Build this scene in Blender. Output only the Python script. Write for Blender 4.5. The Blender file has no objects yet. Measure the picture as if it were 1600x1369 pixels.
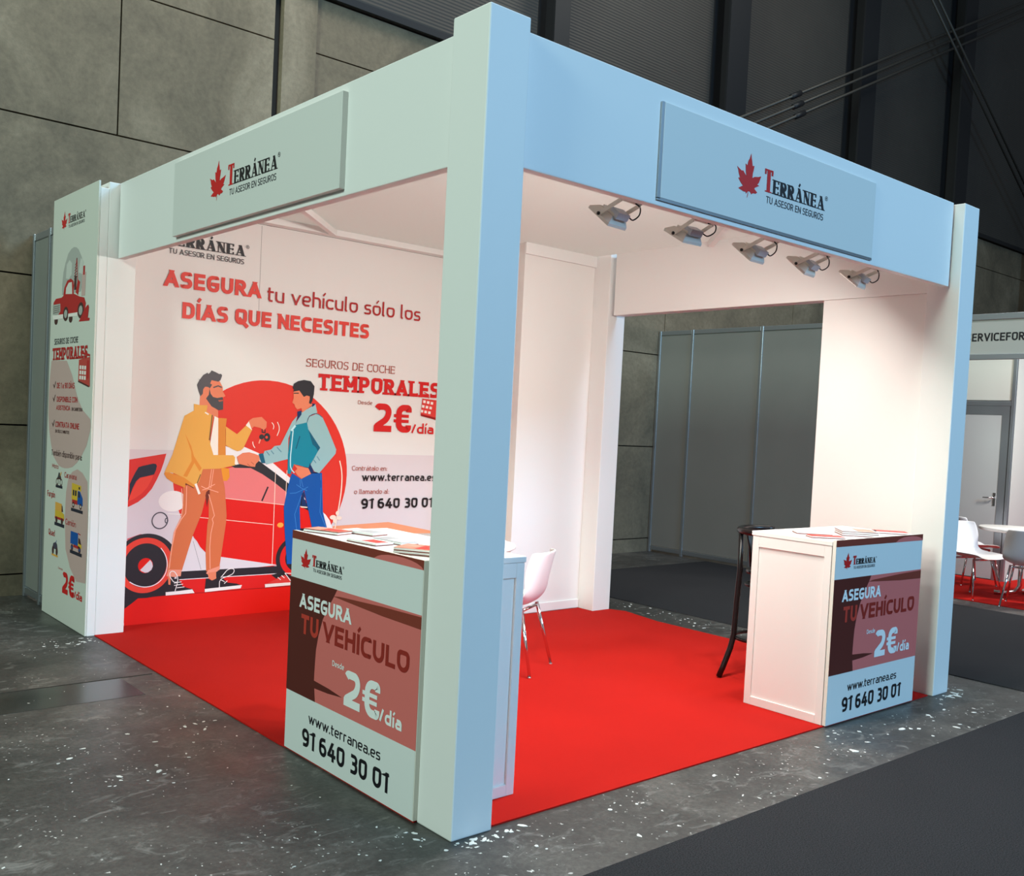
import bpy, bmesh, math, random
from mathutils import Vector, Matrix

S = bpy.context.scene
COL = S.collection
# ------------------------------------------------------------------ camera
cam = bpy.data.cameras.new('camera')
cam.sensor_fit = 'HORIZONTAL'; cam.sensor_width = 36.0
cam.lens = 1525.9078 / 1600 * 36.0
cam.shift_x = 0.00269; cam.shift_y = 0.02397
cam.clip_end = 200
co = bpy.data.objects.new('camera', cam); COL.objects.link(co)
R_ = Vector((0.75791156, -0.65048286, 0.04941766)); U_ = Vector((-0.01225138, 0.06154627, 0.99802904)); F_ = Vector((0.65224226, 0.75702318, -0.03867732))
co.matrix_world = Matrix(((R_.x, U_.x, -F_.x, -2.3068), (R_.y, U_.y, -F_.y, -2.9119), (R_.z, U_.z, -F_.z, 1.6226), (0, 0, 0, 1)))
S.camera = co
# ------------------------------------------------------------------ light and exposure
S.view_settings.view_transform = 'Standard'; S.view_settings.look = 'None'
S.view_settings.gamma = 1.0; S.view_settings.exposure = 0.0
S.view_settings.use_curve_mapping = False
S.render.film_transparent = False
w = bpy.data.worlds.new('hall_air'); S.world = w; w.use_nodes = True
w.node_tree.nodes['Background'].inputs[0].default_value = (0.80, 0.86, 0.92, 1)
w.node_tree.nodes['Background'].inputs[1].default_value = 0.10

def area(name, loc, target, size, power, colour, sy=None, spread=None):
    l = bpy.data.lights.new(name, 'AREA'); l.energy = power; l.color = colour; l.size = size
    if sy: l.shape = 'RECTANGLE'; l.size_y = sy
    if spread: l.spread = math.radians(spread)
    o = bpy.data.objects.new(name, l); COL.objects.link(o); o.location = loc
    o.rotation_euler = (Vector(target) - Vector(loc)).to_track_quat('-Z', 'Y').to_euler()
    return o
# high hall lamps: pale green mercury lamps to the left, cold blue ones beyond the front aisle, neutral over the back
area('hall_lamp_green', (-11, -1.0, 7.5), (0, 2.5, 1.6), 3.0, 1130, (0.76, 1.0, 0.90))
area('hall_lamp_blue', (4.5, -11, 7.0), (2, 0, 1.6), 3.0, 1330, (0.33, 0.66, 1.0))
area('hall_lamp_back', (9.0, 1.5, 10.0), (6.5, 4.0, 0), 2.0, 170, (1.0, 0.97, 0.86))

area('canvas_fill_light', (1.5, 2.2, 12), (1.5, 2.2, 0), 3.0, 600, (1.0, 0.97, 0.92))  # unseen fill light, added above the booth to brighten the fabric ceiling
# ------------------------------------------------------------------ helpers
def srgb(r, g, b):
    f = lambda c: (c / 255 / 12.92) if c / 255 <= 0.04045 else ((c / 255 + 0.055) / 1.055) ** 2.4
    return (f(r), f(g), f(b), 1)
_M = {}
def mat(name, rgb, rough=0.6, metal=0.0, noise=0.0, nscale=6.0, bump=0.0, bscale=60.0, emit=None, spec=0.5, coat=0.0):
    """procedural principled material: a slight noise mottling of the colour and an optional fine bump"""
    if name in _M: return _M[name]
    m = bpy.data.materials.new(name); m.use_nodes = True; _M[name] = m
    nt = m.node_tree; b = nt.nodes['Principled BSDF']
    b.inputs['Roughness'].default_value = rough; b.inputs['Metallic'].default_value = metal
    b.inputs['Specular IOR Level'].default_value = spec; b.inputs['Coat Weight'].default_value = coat
    c = srgb(*rgb); b.inputs['Base Color'].default_value = c
    m.diffuse_color = c
    tc = nt.nodes.new('ShaderNodeTexCoord')
    if noise:
        n = nt.nodes.new('ShaderNodeTexNoise'); n.inputs['Scale'].default_value = nscale; n.inputs['Detail'].default_value = 6
        r = nt.nodes.new('ShaderNodeValToRGB')
        r.color_ramp.elements[0].position = 0.3; r.color_ramp.elements[1].position = 0.7
        r.color_ramp.elements[0].color = tuple(x * (1 - noise) for x in c[:3]) + (1,)
        r.color_ramp.elements[1].color = tuple(min(1, x * (1 + noise)) for x in c[:3]) + (1,)
        nt.links.new(tc.outputs['Object'], n.inputs['Vector']); nt.links.new(n.outputs['Fac'], r.inputs['Fac']); nt.links.new(r.outputs['Color'], b.inputs['Base Color'])
    if bump:
        n = nt.nodes.new('ShaderNodeTexNoise'); n.inputs['Scale'].default_value = bscale; n.inputs['Detail'].default_value = 4
        bp = nt.nodes.new('ShaderNodeBump'); bp.inputs['Strength'].default_value = bump; bp.inputs['Distance'].default_value = 0.01
        nt.links.new(tc.outputs['Object'], n.inputs['Vector']); nt.links.new(n.outputs['Fac'], bp.inputs['Height']); nt.links.new(bp.outputs['Normal'], b.inputs['Normal'])
    if emit:
        b.inputs['Emission Color'].default_value = c; b.inputs['Emission Strength'].default_value = emit
    return m

class MB:
    """collects boxes, tubes, prisms and strips; build() links them as ONE mesh object"""
    def __init__(s): s.v = []; s.f = []; s.m = []; s.mats = []; s.cur = 0; s.smooth = []; s.sm = False
    def use(s, material):
        if material not in s.mats: s.mats.append(material)
        s.cur = s.mats.index(material); return s
    def add(s, vs, fs):
        o = len(s.v); s.v += [tuple(p) for p in vs]
        for f in fs: s.f.append([i + o for i in f]); s.m.append(s.cur); s.smooth.append(s.sm)
        return s
    def box(s, x0, y0, z0, x1, y1, z1, bev=0.0):
        b = min(bev, (x1 - x0) / 2.01, (y1 - y0) / 2.01, (z1 - z0) / 2.01)
        if b <= 0:
            vs = [(x, y, z) for z in (z0, z1) for y in (y0, y1) for x in (x0, x1)]
            return s.add(vs, [(0, 2, 3, 1), (4, 5, 7, 6), (0, 1, 5, 4), (2, 6, 7, 3), (0, 4, 6, 2), (1, 3, 7, 5)])
        bm = bmesh.new(); bmesh.ops.create_cube(bm, size=1)
        for v in bm.verts: v.co = Vector(((x0 + x1) / 2 + v.co.x * (x1 - x0), (y0 + y1) / 2 + v.co.y * (y1 - y0), (z0 + z1) / 2 + v.co.z * (z1 - z0)))
        bmesh.ops.bevel(bm, geom=bm.edges[:], offset=b, segments=2, profile=0.5, affect='EDGES')
        bm.verts.index_update()
        s.add([v.co[:] for v in bm.verts], [[v.index for v in f.verts] for f in bm.faces]); bm.free(); return s
    def obox(s, c, ax, ay, az):
        c, ax, ay, az = map(Vector, (c, ax, ay, az))
        vs = [c + ax * i + ay * j + az * k for k in (-1, 1) for j in (-1, 1) for i in (-1, 1)]
        return s.add(vs, [(0, 2, 3, 1), (4, 5, 7, 6), (0, 1, 5, 4), (2, 6, 7, 3), (0, 4, 6, 2), (1, 3, 7, 5)])
    def tube(s, pts, r, n=10, caps=True):
        pts = [Vector(p) for p in pts]; rs = r if isinstance(r, (list, tuple)) else [r] * len(pts)
        t0 = (pts[1] - pts[0]).normalized(); up = Vector((0, 0, 1)) if abs(t0.z) < 0.9 else Vector((1, 0, 0))
        nrm = t0.cross(up).normalized(); vs = []; fs = []
        for i, p in enumerate(pts):
            t = (pts[min(i + 1, len(pts) - 1)] - pts[max(i - 1, 0)]).normalized()
            nrm = (nrm - t * nrm.dot(t)).normalized(); bn = t.cross(nrm)
            for k in range(n):
                a = 2 * math.pi * k / n; vs.append(p + (nrm * math.cos(a) + bn * math.sin(a)) * rs[i])
        for i in range(len(pts) - 1):
            for k in range(n): fs.append((i * n + k, i * n + (k + 1) % n, (i + 1) * n + (k + 1) % n, (i + 1) * n + k))
        if caps: fs.append(tuple(range(n - 1, -1, -1))); fs.append(tuple(range((len(pts) - 1) * n, len(pts) * n)))
        old = s.sm; s.sm = True; s.add(vs, fs); s.sm = old; return s
    def lathe(s, c, prof, n=40, sx=1, sy=1):
        vs = []; fs = []
        for (r, z) in prof:
            for k in range(n):
                a = 2 * math.pi * k / n; vs.append((c[0] + r * sx * math.cos(a), c[1] + r * sy * math.sin(a), c[2] + z))
        for i in range(len(prof) - 1):
            for k in range(n): fs.append((i * n + k, i * n + (k + 1) % n, (i + 1) * n + (k + 1) % n, (i + 1) * n + k))
        fs.append(tuple(range(n - 1, -1, -1))); fs.append(tuple(range((len(prof) - 1) * n, len(prof) * n)))
        old = s.sm; s.sm = True; s.add(vs, fs); s.sm = old; return s
    def build(s, name, parent=None, material=None, kind=None):
        me = bpy.data.meshes.new(name); me.from_pydata(s.v, [], s.f)
        for m in (s.mats or [material]): me.materials.append(m)
        for p, mi, sm in zip(me.polygons, s.m, s.smooth): p.material_index = mi if s.mats else 0; p.use_smooth = sm
        me.validate(); me.update()
        o = bpy.data.objects.new(name, me); COL.objects.link(o)
        if parent: o.parent = parent
        if kind: o['kind'] = kind
        return o

def thing(name, label, cat, loc=(0, 0, 0), rz=0.0, group=None):
    o = bpy.data.objects.new(name, None); COL.objects.link(o); o.empty_display_size = 0.1
    o.location = loc; o.rotation_euler = (0, 0, rz)
    return tag(o, label, cat, group)
def tag(o, label, cat, group=None):
    o['label'] = label; o['category'] = cat
    if group: o['group'] = group
    return o
def copy_tree(o, parent=None):
    c = o.copy(); COL.objects.link(c)
    if parent: c.parent = parent
    for ch in list(o.children): copy_tree(ch, c)
    return c

# ------------------------------------------------------------------ flat print work: a plane frame maps (u, v, lift) to the world
class Plane:
    def __init__(s, origin, u, v): s.o = Vector(origin); s.u = Vector(u); s.v = Vector(v); s.n = s.u.cross(s.v)
    def __call__(s, u, v, d=0.0): return s.o + s.u * u + s.v * v + s.n * d

def fillet(pts, r, n=5):
    if r <= 0 or len(pts) < 3: return [tuple(p) for p in pts]
    closed = pts[0] == pts[-1]; P = [Vector((p[0], p[1])) for p in (pts[:-1] if closed else pts)]
    out = []; N = len(P)
    for i in range(N):
        if not closed and i in (0, N - 1): out.append(tuple(P[i])); continue
        a, b, c = P[i - 1], P[i], P[(i + 1) % N]
        q = min(r, (a - b).length * 0.5, (c - b).length * 0.5)
        p0 = b + (a - b).normalized() * q; p2 = b + (c - b).normalized() * q
        for k in range(n + 1):
            t = k / n; t = t
            # circular-ish corner: cubic with kappa
            k1 = p0 + (b - p0) * 0.5523; k2 = p2 + (b - p2) * 0.5523
            out.append(tuple(p0 * (1 - t) ** 3 + k1 * 3 * t * (1 - t) ** 2 + k2 * 3 * t * t * (1 - t) + p2 * t ** 3))
    if closed: out.append(out[0])
    return out
def strip(pts, wfun, ext=0.0):
    """quads along a polyline; wfun(direction) gives the half width"""
    P = [Vector((p[0], p[1])) for p in pts]; closed = (P[0] - P[-1]).length < 1e-6
    P = [p for i, p in enumerate(P) if i == 0 or (p - P[i - 1]).length > 1e-6]
    if len(P) < 2: return []
    if not closed and ext:
        P[0] = P[0] + (P[0] - P[1]).normalized() * ext; P[-1] = P[-1] + (P[-1] - P[-2]).normalized() * ext
    L = []; Rr = []
    for i in range(len(P)):
        if closed: a, c = P[i - 1] if i else P[-2], P[(i + 1)] if i < len(P) - 1 else P[1]
        else: a, c = P[max(i - 1, 0)], P[min(i + 1, len(P) - 1)]
        d1 = (P[i] - a); d2 = (c - P[i])
        d1 = d1.normalized() if d1.length > 1e-9 else d2.normalized(); d2 = d2.normalized() if d2.length > 1e-9 else d1
        t = (d1 + d2); t = t.normalized() if t.length > 1e-6 else d2
        n = Vector((-t.y, t.x)); h = wfun(t) / max(0.5, t.dot(d2))
        L.append(P[i] + n * h); Rr.append(P[i] - n * h)
    return [[L[i], Rr[i], Rr[i + 1], L[i + 1]] for i in range(len(P) - 1)]
def clip_band(q, lo, hi):
    for lim, sg in ((lo, 1), (hi, -1)):
        out = []
        for i in range(len(q)):
            a, b = q[i - 1], q[i]; da = (a[1] - lim) * sg; db = (b[1] - lim) * sg
            if (da >= 0) != (db >= 0): t = da / (da - db); out.append((a[0] + t * (b[0] - a[0]), a[1] + t * (b[1] - a[1])))
            if db >= 0: out.append((b[0], b[1]))
        q = out
        if len(q) < 3: return []
    return q
# stroke letters: char -> (width, [(points, corner radius)]); cap height 1, x-height X
X = 0.72
def _g():
    G = {}
    d = lambda c, w_, *p: G.__setitem__(c, (w_, p))
    d('A', .66, ([(0, 0), (.33, 1)], 0), ([(.33, 1), (.66, 0)], 0), ([(.13, .27), (.53, .27)], 0))
    d('B', .55, ([(0, 0), (0, 1)], 0), ([(0, 1), (.5, 1), (.5, .53), (0, .53)], .25), ([(0, .53), (.55, .53), (.55, 0), (0, 0)], .27))
    d('C', .54, ([(.54, .86), (.54, 1), (0, 1), (0, 0), (.54, 0), (.54, .14)], .3))
    d('D', .57, ([(0, 0), (0, 1)], 0), ([(0, 1), (.57, 1), (.57, 0), (0, 0)], .36))
    d('E', .47, ([(0, 0), (0, 1)], 0), ([(0, 1), (.47, 1)], 0), ([(0, .52), (.42, .52)], 0), ([(0, 0), (.47, 0)], 0))
    d('F', .45, ([(0, 0), (0, 1)], 0), ([(0, 1), (.45, 1)], 0), ([(0, .5), (.4, .5)], 0))
    d('G', .57, ([(.54, .86), (.54, 1), (0, 1), (0, 0), (.57, 0), (.57, .47)], .3), ([(.57, .47), (.3, .47)], 0))
    d('H', .56, ([(0, 0), (0, 1)], 0), ([(.56, 0), (.56, 1)], 0), ([(0, .52), (.56, .52)], 0))
    d('I', .0, ([(0, 0), (0, 1)], 0))
    d('L', .44, ([(0, 0), (0, 1)], 0), ([(0, 0), (.44, 0)], 0))
    d('M', .74, ([(0, 0), (0, 1)], 0), ([(0, 1), (.37, .22)], 0), ([(.37, .22), (.74, 1)], 0), ([(.74, 0), (.74, 1)], 0))
    d('N', .58, ([(0, 0), (0, 1)], 0), ([(0, 1), (.58, 0)], 0), ([(.58, 0), (.58, 1)], 0))
    d('O', .6, ([(.3, 1), (0, 1), (0, 0), (.6, 0), (.6, 1), (.3, 1)], .36))
    d('Q', .6, ([(.3, 1), (0, 1), (0, 0), (.6, 0), (.6, 1), (.3, 1)], .36), ([(.32, .2), (.62, -.12)], 0))
    d('P', .52, ([(0, 0), (0, 1)], 0), ([(0, 1), (.52, 1), (.52, .44), (0, .44)], .28))
    d('R', .54, ([(0, 0), (0, 1)], 0), ([(0, 1), (.5, 1), (.5, .46), (0, .46)], .28), ([(.25, .46), (.54, 0)], 0))
    d('S', .5, ([(.47, .87), (.47, 1), (0, 1), (0, .53), (.5, .5), (.5, 0), (0, 0), (0, .13)], .24))
    d('T', .56, ([(.28, 0), (.28, 1)], 0), ([(0, 1), (.56, 1)], 0))
    d('U', .57, ([(0, 1), (0, 0), (.57, 0), (.57, 1)], .34))
    d('V', .64, ([(0, 1), (.32, 0)], 0), ([(.32, 0), (.64, 1)], 0))
    d('a', .45, ([(.03, X), (.45, X), (.45, 0)], .24), ([(.45, .42), (0, .42), (0, 0), (.45, 0)], .2))
    d('b', .48, ([(0, 0), (0, 1)], 0), ([(0, X), (.48, X), (.48, 0), (0, 0)], .28))
    d('c', .42, ([(.42, X * .84), (.42, X), (0, X), (0, 0), (.42, 0), (.42, .12)], .26))
    d('d', .48, ([(.48, 0), (.48, 1)], 0), ([(.48, X), (0, X), (0, 0), (.48, 0)], .28))
    d('e', .47, ([(0, .35), (.47, .35), (.47, X), (0, X), (0, 0), (.44, 0)], .26))
    d('g', .48, ([(.48, X), (.48, -.24), (.04, -.24)], .24), ([(.48, X), (0, X), (0, .04), (.48, .04)], .26))
    d('h', .47, ([(0, 0), (0, 1)], 0), ([(0, X), (.47, X), (.47, 0)], .26))
    d('i', .0, ([(0, 0), (0, X)], 0), ([(0, .92), (0, 1.0)], 0))
    d('l', .1, ([(0, 1), (0, 0), (.12, 0)], .12))
    d('m', .8, ([(0, 0), (0, X)], 0), ([(0, X), (.4, X), (.4, 0)], .22), ([(.4, X), (.8, X), (.8, 0)], .22))
    d('n', .47, ([(0, 0), (0, X)], 0), ([(0, X), (.47, X), (.47, 0)], .26))
    d('o', .5, ([(.25, X), (0, X), (0, 0), (.5, 0), (.5, X), (.25, X)], .3))
    d('p', .48, ([(0, -.24), (0, X)], 0), ([(0, X), (.48, X), (.48, 0), (0, 0)], .28))
    d('r', .3, ([(0, 0), (0, X)], 0), ([(0, X * .75), (.02, X), (.3, X)], .2))
    d('s', .4, ([(.39, X * .9), (.38, X), (0, X), (0, .38), (.4, .36), (.4, 0), (0, 0), (.0, .08)], .17))
    d('t', .3, ([(.08, .95), (.08, 0), (.3, 0)], .2), ([(0, X), (.3, X)], 0))
    d('u', .47, ([(0, X), (0, 0), (.47, 0)], .26), ([(.47, 0), (.47, X)], 0))
    d('v', .5, ([(0, X), (.25, 0)], 0), ([(.25, 0), (.5, X)], 0))
    d('w', .78, ([(0, X), (.2, 0)], 0), ([(.2, 0), (.39, X)], 0), ([(.39, X), (.58, 0)], 0), ([(.58, 0), (.78, X)], 0))
    d('.', .0, ([(0, 0), (0, .06)], 0)); d(':', .0, ([(0, 0), (0, .06)], 0), ([(0, .5), (0, .56)], 0))
    d('/', .3, ([(0, -.05), (.3, 1.05)], 0))
    d('0', .5, ([(.25, 1), (0, 1), (0, 0), (.5, 0), (.5, 1), (.25, 1)], .32))
    d('1', .22, ([(.22, 0), (.22, 1)], 0), ([(0, .86), (.22, .97)], 0))
    d('2', .5, ([(.0, .9), (.05, 1), (.5, 1), (.5, .5), (0, .1), (0, 0)], .28), ([(0, 0), (.52, 0)], 0))
    d('3', .47, ([(0, 1), (.45, 1), (.45, .54), (.12, .54)], .24), ([(.12, .54), (.47, .54), (.47, 0), (0, 0)], .26))
    d('4', .54, ([(.3, 1), (0, .26)], 0), ([(0, .26), (.54, .26)], 0), ([(.4, 0), (.4, .6)], 0))
    d('6', .5, ([(.46, 1), (0, .98), (0, 0), (.5, 0), (.5, .58), (0, .58)], .3))
    d('9', .5, ([(.04, 0), (.5, .02), (.5, 1), (0, 1), (0, .42), (.5, .42)], .3))
    d('€', .56, ([(.54, .8), (.54, 1), (.1, 1), (.1, 0), (.54, 0), (.54, .2)], .27), ([(0, .62), (.42, .62)], 0), ([(0, .38), (.42, .38)], 0))
    for b, a in (('A', 'Á'), ('I', 'Í'), ('a', 'á'), ('i', 'í'), ('o', 'ó'), ('e', 'é'), ('O', 'Ó')):
        w_, p = G[b]; top = 1.1 if b.isupper() else .86
        p = p[:1] if b == 'i' else p
        G[a] = (w_, tuple(p) + (([(w_ / 2 - .04, top + .01), (w_ / 2 + .12, top + .23)], -1),))
    return G
GLYPH = _g()
def letters(text, style='sans', t=.16):
    """list of polygons (u, v, layer) for a string at cap height 1, and its natural width parts"""
    k = {'sans': .92, 'slab': .85, 'serif': .3}[style]
    wf = lambda d: t / 2 * (k + (1 - k) * abs(d.y))
    gap = {'sans': .115, 'slab': .15, 'serif': .13}[style]
    def one(ch, sx):
        w_, paths = GLYPH[ch]; out = []; low = ch.islower(); W = w_ * sx
        def mp(p, acc=False):
            x, y = p
            if acc: return (t / 2 + x * sx, y)
            if low:
                if y <= X: yy = t / 2 * k + y / X * (X - t * k)
                else: yy = X - t / 2 * k + (y - X) / (1 - X) * (1 - X + t / 2 * k) if y > X else y
            else: yy = t / 2 * k + y * (1 - t * k)
            return (t / 2 + x * sx, yy)
        for pi, (pts, r) in enumerate(paths):
            acc = r == -1; q = [mp(p, acc) for p in pts]
            lo = min(p[1] for p in pts); hi = max(p[1] for p in pts)
            if r > 0:
                rr = r * (0.85 if low else 1.0)
                closed = pts[0] == pts[-1]
                for f in strip(fillet(q, rr, 6), wf, 0 if closed else t * .0): out.append((f, pi))
                # stems of round letters reach their lines squarely
                if not closed:
                    for e, nb in ((q[0], q[1]), (q[-1], q[-2])):
                        if abs(e[0] - nb[0]) < 1e-6 and (abs(pts[0][1] - (0)) < 1e-6 or True):
                            dv = 1 if e[1] > nb[1] else -1
                            y0 = (0 if dv < 0 else (X if low else 1))
                            src = pts[0] if e == q[0] else pts[-1]
                            if src[1] in (0, X, 1): out.append(([(e[0] - t / 2, e[1]), (e[0] + t / 2, e[1]), (e[0] + t / 2, e[1] + dv * t / 2 * k), (e[0] - t / 2, e[1] + dv * t / 2 * k)], pi))
            else:
                a, b = Vector(q[0]), Vector(q[1]); dd = (b - a).normalized(); diag = abs(dd.x) > .05 and abs(dd.y) > .15
                wloc = wf
                if style == 'serif' and ch in 'AÁ' and pi == 0: wloc = lambda d: t * .17
                if style == 'serif' and ch == 'N' and pi != 1: wloc = lambda d: t * .16
                if acc: wloc = lambda d: t * (.28 if style == 'serif' else .36)
                if ch == '€': wloc = lambda d: t * .23
                ext = 0 if acc else (t * .9 if diag else (t / 2 * (k if abs(dd.y) > .5 else 1)))
                if ch in '/': ext = 0
                if style == 'serif' and abs(dd.y) < .1: ext = t * .3
                for f in strip([tuple(a), tuple(b)], wloc, ext):
                    if diag and not acc: f = clip_band([tuple(p) for p in f], (-.2 if lo < 0 else (0 if lo < .05 else t / 2 + lo * (1 - t))), (X if low else 1) if hi <= 1 else 1.1)
                    if f: out.append((f, pi))
                if style != 'sans' and not acc:
                    th = t * (.55 if style == 'slab' else .2); L = t * (1.0 if style == 'slab' else .95)
                    for p, y in ((a, pts[0][1]), (b, pts[1][1])):
                        px = p.x
                        if abs(dd.y) > .3 and y in (0, 1) and not (ch in 'AÁ' and y == 1) and not (ch == 'M' and pi in (1, 2)) and not (ch == 'N' and pi == 1) and not (ch == 'V' and y == 0) and not (ch == 'T' and y == 1) and not (ch == 'N' and pi == 2 and y == 0):
                            out.append(([(px - L, 0 if y == 0 else 1 - th), (px + L, 0 if y == 0 else 1 - th), (px + L, th if y == 0 else 1), (px - L, th if y == 0 else 1)], 8))
                        elif abs(dd.y) < .1 and y in (0, 1, .52) and (px > t or ch == 'T') and ch in 'ELTF':
                            h2 = .24 if y != .52 else .2; yb = {0: 0, 1: 1 - h2, .52: .5 - h2 / 2}[y]; xx = px + (t / 2 if px > t else -t / 2) * (1 if style == 'slab' else .7)
                            sgn = -1 if px > t else 1
                            out.append(([(xx + sgn * t * .45, yb), (xx, yb), (xx, yb + h2), (xx + sgn * t * .45, yb + h2)] if sgn < 0 else [(xx, yb), (xx + t * .45, yb), (xx + t * .45, yb + h2), (xx, yb + h2)], 9))
            if r > 0 and style != 'sans' and ch in 'CGS':
                for e, src in ((q[0], pts[0]), (q[-1], pts[-1])):
                    if ch == 'G' and src[1] < .6: continue
                    up = src[1] > .5; y0, y1 = (e[1] - .06, 1.0) if up else (0.0, e[1] + .06); sw = t * (.5 if style == 'slab' else .3)
                    x_ = e[0] + (t * .5 if e[0] > .3 * sx else -t * .5)
                    out.append(([(x_ - (sw if e[0] > .3 * sx else 0), y0), (x_ + (0 if e[0] > .3 * sx else sw), y0), (x_ + (0 if e[0] > .3 * sx else sw), y1), (x_ - (sw if e[0] > .3 * sx else 0), y1)], 9))
        return out, W + t
    return one, gap
def text_polys(text, style, t, width, height):
    one, gap = letters(text, style, t)
    target = width / height
    fixed = sum(t for c in text if c != ' '); flex = 0
    for i, c in enumerate(text):
        flex += .26 if c == ' ' else GLYPH[c][0]
        if i < len(text) - 1: flex += gap
    sx = max(.3, (target - fixed) / flex) if flex else 1
    x = 0; out = []
    for c in text:
        if c == ' ': x += (.26 + gap) * sx; continue
        q, W = one(c, sx)
        for f, lay in q: out.append(([((p[0] + x) * height, p[1] * height) for p in f], lay))
        x += W + gap * sx
    return out
def write(mb, plane, material, text, u0, u1, v0, h, style='sans', t=.16, d=0.0012):
    mb.use(material)
    for f, lay in text_polys(text, style, t, u1 - u0, h):
        vs = [plane(u0 + p[0], v0 + p[1], d + lay * 0.00007) for p in f]
        a = sum((f[i - 1][0] * f[i][1] - f[i][0] * f[i - 1][1]) for i in range(len(f)))
        if abs(a) < 1e-9: continue
        mb.add(vs if a > 0 else vs[::-1], [tuple(range(len(vs)))])
def patch(mb, plane, material, pts, d=0.0008):
    mb.use(material); a = sum((pts[i - 1][0] * pts[i][1] - pts[i][0] * pts[i - 1][1]) for i in range(len(pts)))
    vs = [plane(p[0], p[1], d) for p in (pts if a > 0 else pts[::-1])]
    # triangulate concave outlines cleanly
    from mathutils.geometry import tessellate_polygon
    q = (pts if a > 0 else pts[::-1]); tr = tessellate_polygon([[Vector((p[0], p[1], 0)) for p in q]])
    fs = []
    for (i, j, k) in tr:
        ar = (q[j][0] - q[i][0]) * (q[k][1] - q[i][1]) - (q[k][0] - q[i][0]) * (q[j][1] - q[i][1])
        if abs(ar) > 1e-12: fs.append((i, j, k) if ar > 0 else (i, k, j))
    mb.add(vs, fs)
def disc(mb, plane, material, u, v, ru, rv, d=0.0008, n=48, inner=None):
    P = [(u + ru * math.cos(2 * math.pi * k / n), v + rv * math.sin(2 * math.pi * k / n)) for k in range(n)]
    if not inner: patch(mb, plane, material, P, d); return
    mb.use(material); Q = [(u + (ru - inner) * math.cos(2 * math.pi * k / n), v + (rv - inner) * math.sin(2 * math.pi * k / n)) for k in range(n)]
    vs = [plane(*p, d) for p in P] + [plane(*p, d) for p in Q]
    mb.add(vs, [(k, (k + 1) % n, n + (k + 1) % n, n + k) for k in range(n)])
def stroke(mb, plane, material, pts, width, d=0.0008, smooth=0):
    mb.use(material); P = [tuple(p) for p in pts]
    if smooth: P = fillet(P, 1e9, 4)
    for f in strip(P, lambda t_: width / 2, width * .2 if not smooth else 0):
        mb.add([plane(p[0], p[1], d) for p in f][::1], [(3, 2, 1, 0)] if ((f[1] - f[0]).x * (f[2] - f[0]).y - (f[1] - f[0]).y * (f[2] - f[0]).x) < 0 else [(0, 1, 2, 3)])
LEAF = [(0.543, 1.0), (0.564, 0.889), (0.592, 0.814), (0.616, 0.714), (0.692, 0.724), (0.665, 0.598), (0.639, 0.512), (0.639, 0.426), (0.729, 0.469), (0.865, 0.492), (0.997, 0.533), (0.956, 0.454), (0.913, 0.364), (0.858, 0.302), (0.935, 0.287), (0.756, 0.206), (0.741, 0.178), (0.869, 0.111), (0.804, 0.07), (0.701, 0.064), (0.628, 0.025), (0.571, 0.075), (0.503, 0.077), (0.417, 0.0), (0.396, 0.041), (0.313, 0.035), (0.099, 0.079), (0.154, 0.114), (0.274, 0.168), (0.167, 0.237), (0.076, 0.323), (0.14, 0.341), (0.081, 0.438), (0.057, 0.513), (0.0, 0.59), (0.182, 0.518), (0.256, 0.529), (0.393, 0.422), (0.356, 0.534), (0.338, 0.716), (0.409, 0.686), (0.44, 0.802), (0.485, 0.862)]
def logo(parent, plane, u, v, sx, sy, d=0.0012):
    """maple leaf, big red T, black ERRANEA with accent, the small line below and the registered mark"""
    red = mat('print_leaf_red', (204, 26, 26), .5); blk = mat('print_black', (22, 20, 26), .5); gry = mat('print_grey', (60, 62, 68), .5)
    m = MB(); patch(m, plane, red, [(u + a * .2017 * sx, v + (.0134 + b * .2017) * sy) for a, b in LEAF], d)
    stroke(m, plane, red, [(u + .1004 * sx, v + .022 * sy), (u + .0934 * sx, v - .003 * sy)], .003 * sx, d)
    m.build('leaf_emblem', parent)
    m = MB(); m.use(red)
    write(m, plane, red, 'T', u + .226 * sx, u + .306 * sx, v + .0545 * sy, .1135 * sy, 'serif', .26, d); m.build('initial_letter', parent); m = MB()
    write(m, plane, blk, 'ERRÁNEA', u + .306 * sx, u + .778 * sx, v + .0545 * sy, .072 * sy, 'serif', .30, d)
    m.build('brand_lettering', parent); m = MB()
    disc(m, plane, gry, u + .798 * sx, v + .122 * sy, .0125 * sx, .0125 * sy, d, 24, .0028 * sx)
    write(m, plane, gry, 'R', u + .7935 * sx, u + .8025 * sx, v + .117 * sy, .0105 * sy, 'sans', .2, d)
    m.build('registered_mark', parent)
    m = MB(); write(m, plane, gry, 'TU ASESOR EN SEGUROS', u + .2525 * sx, u + .776 * sx, v, .0345 * sy, 'sans', .15, d)
    m.build('tagline_lettering', parent)

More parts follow.
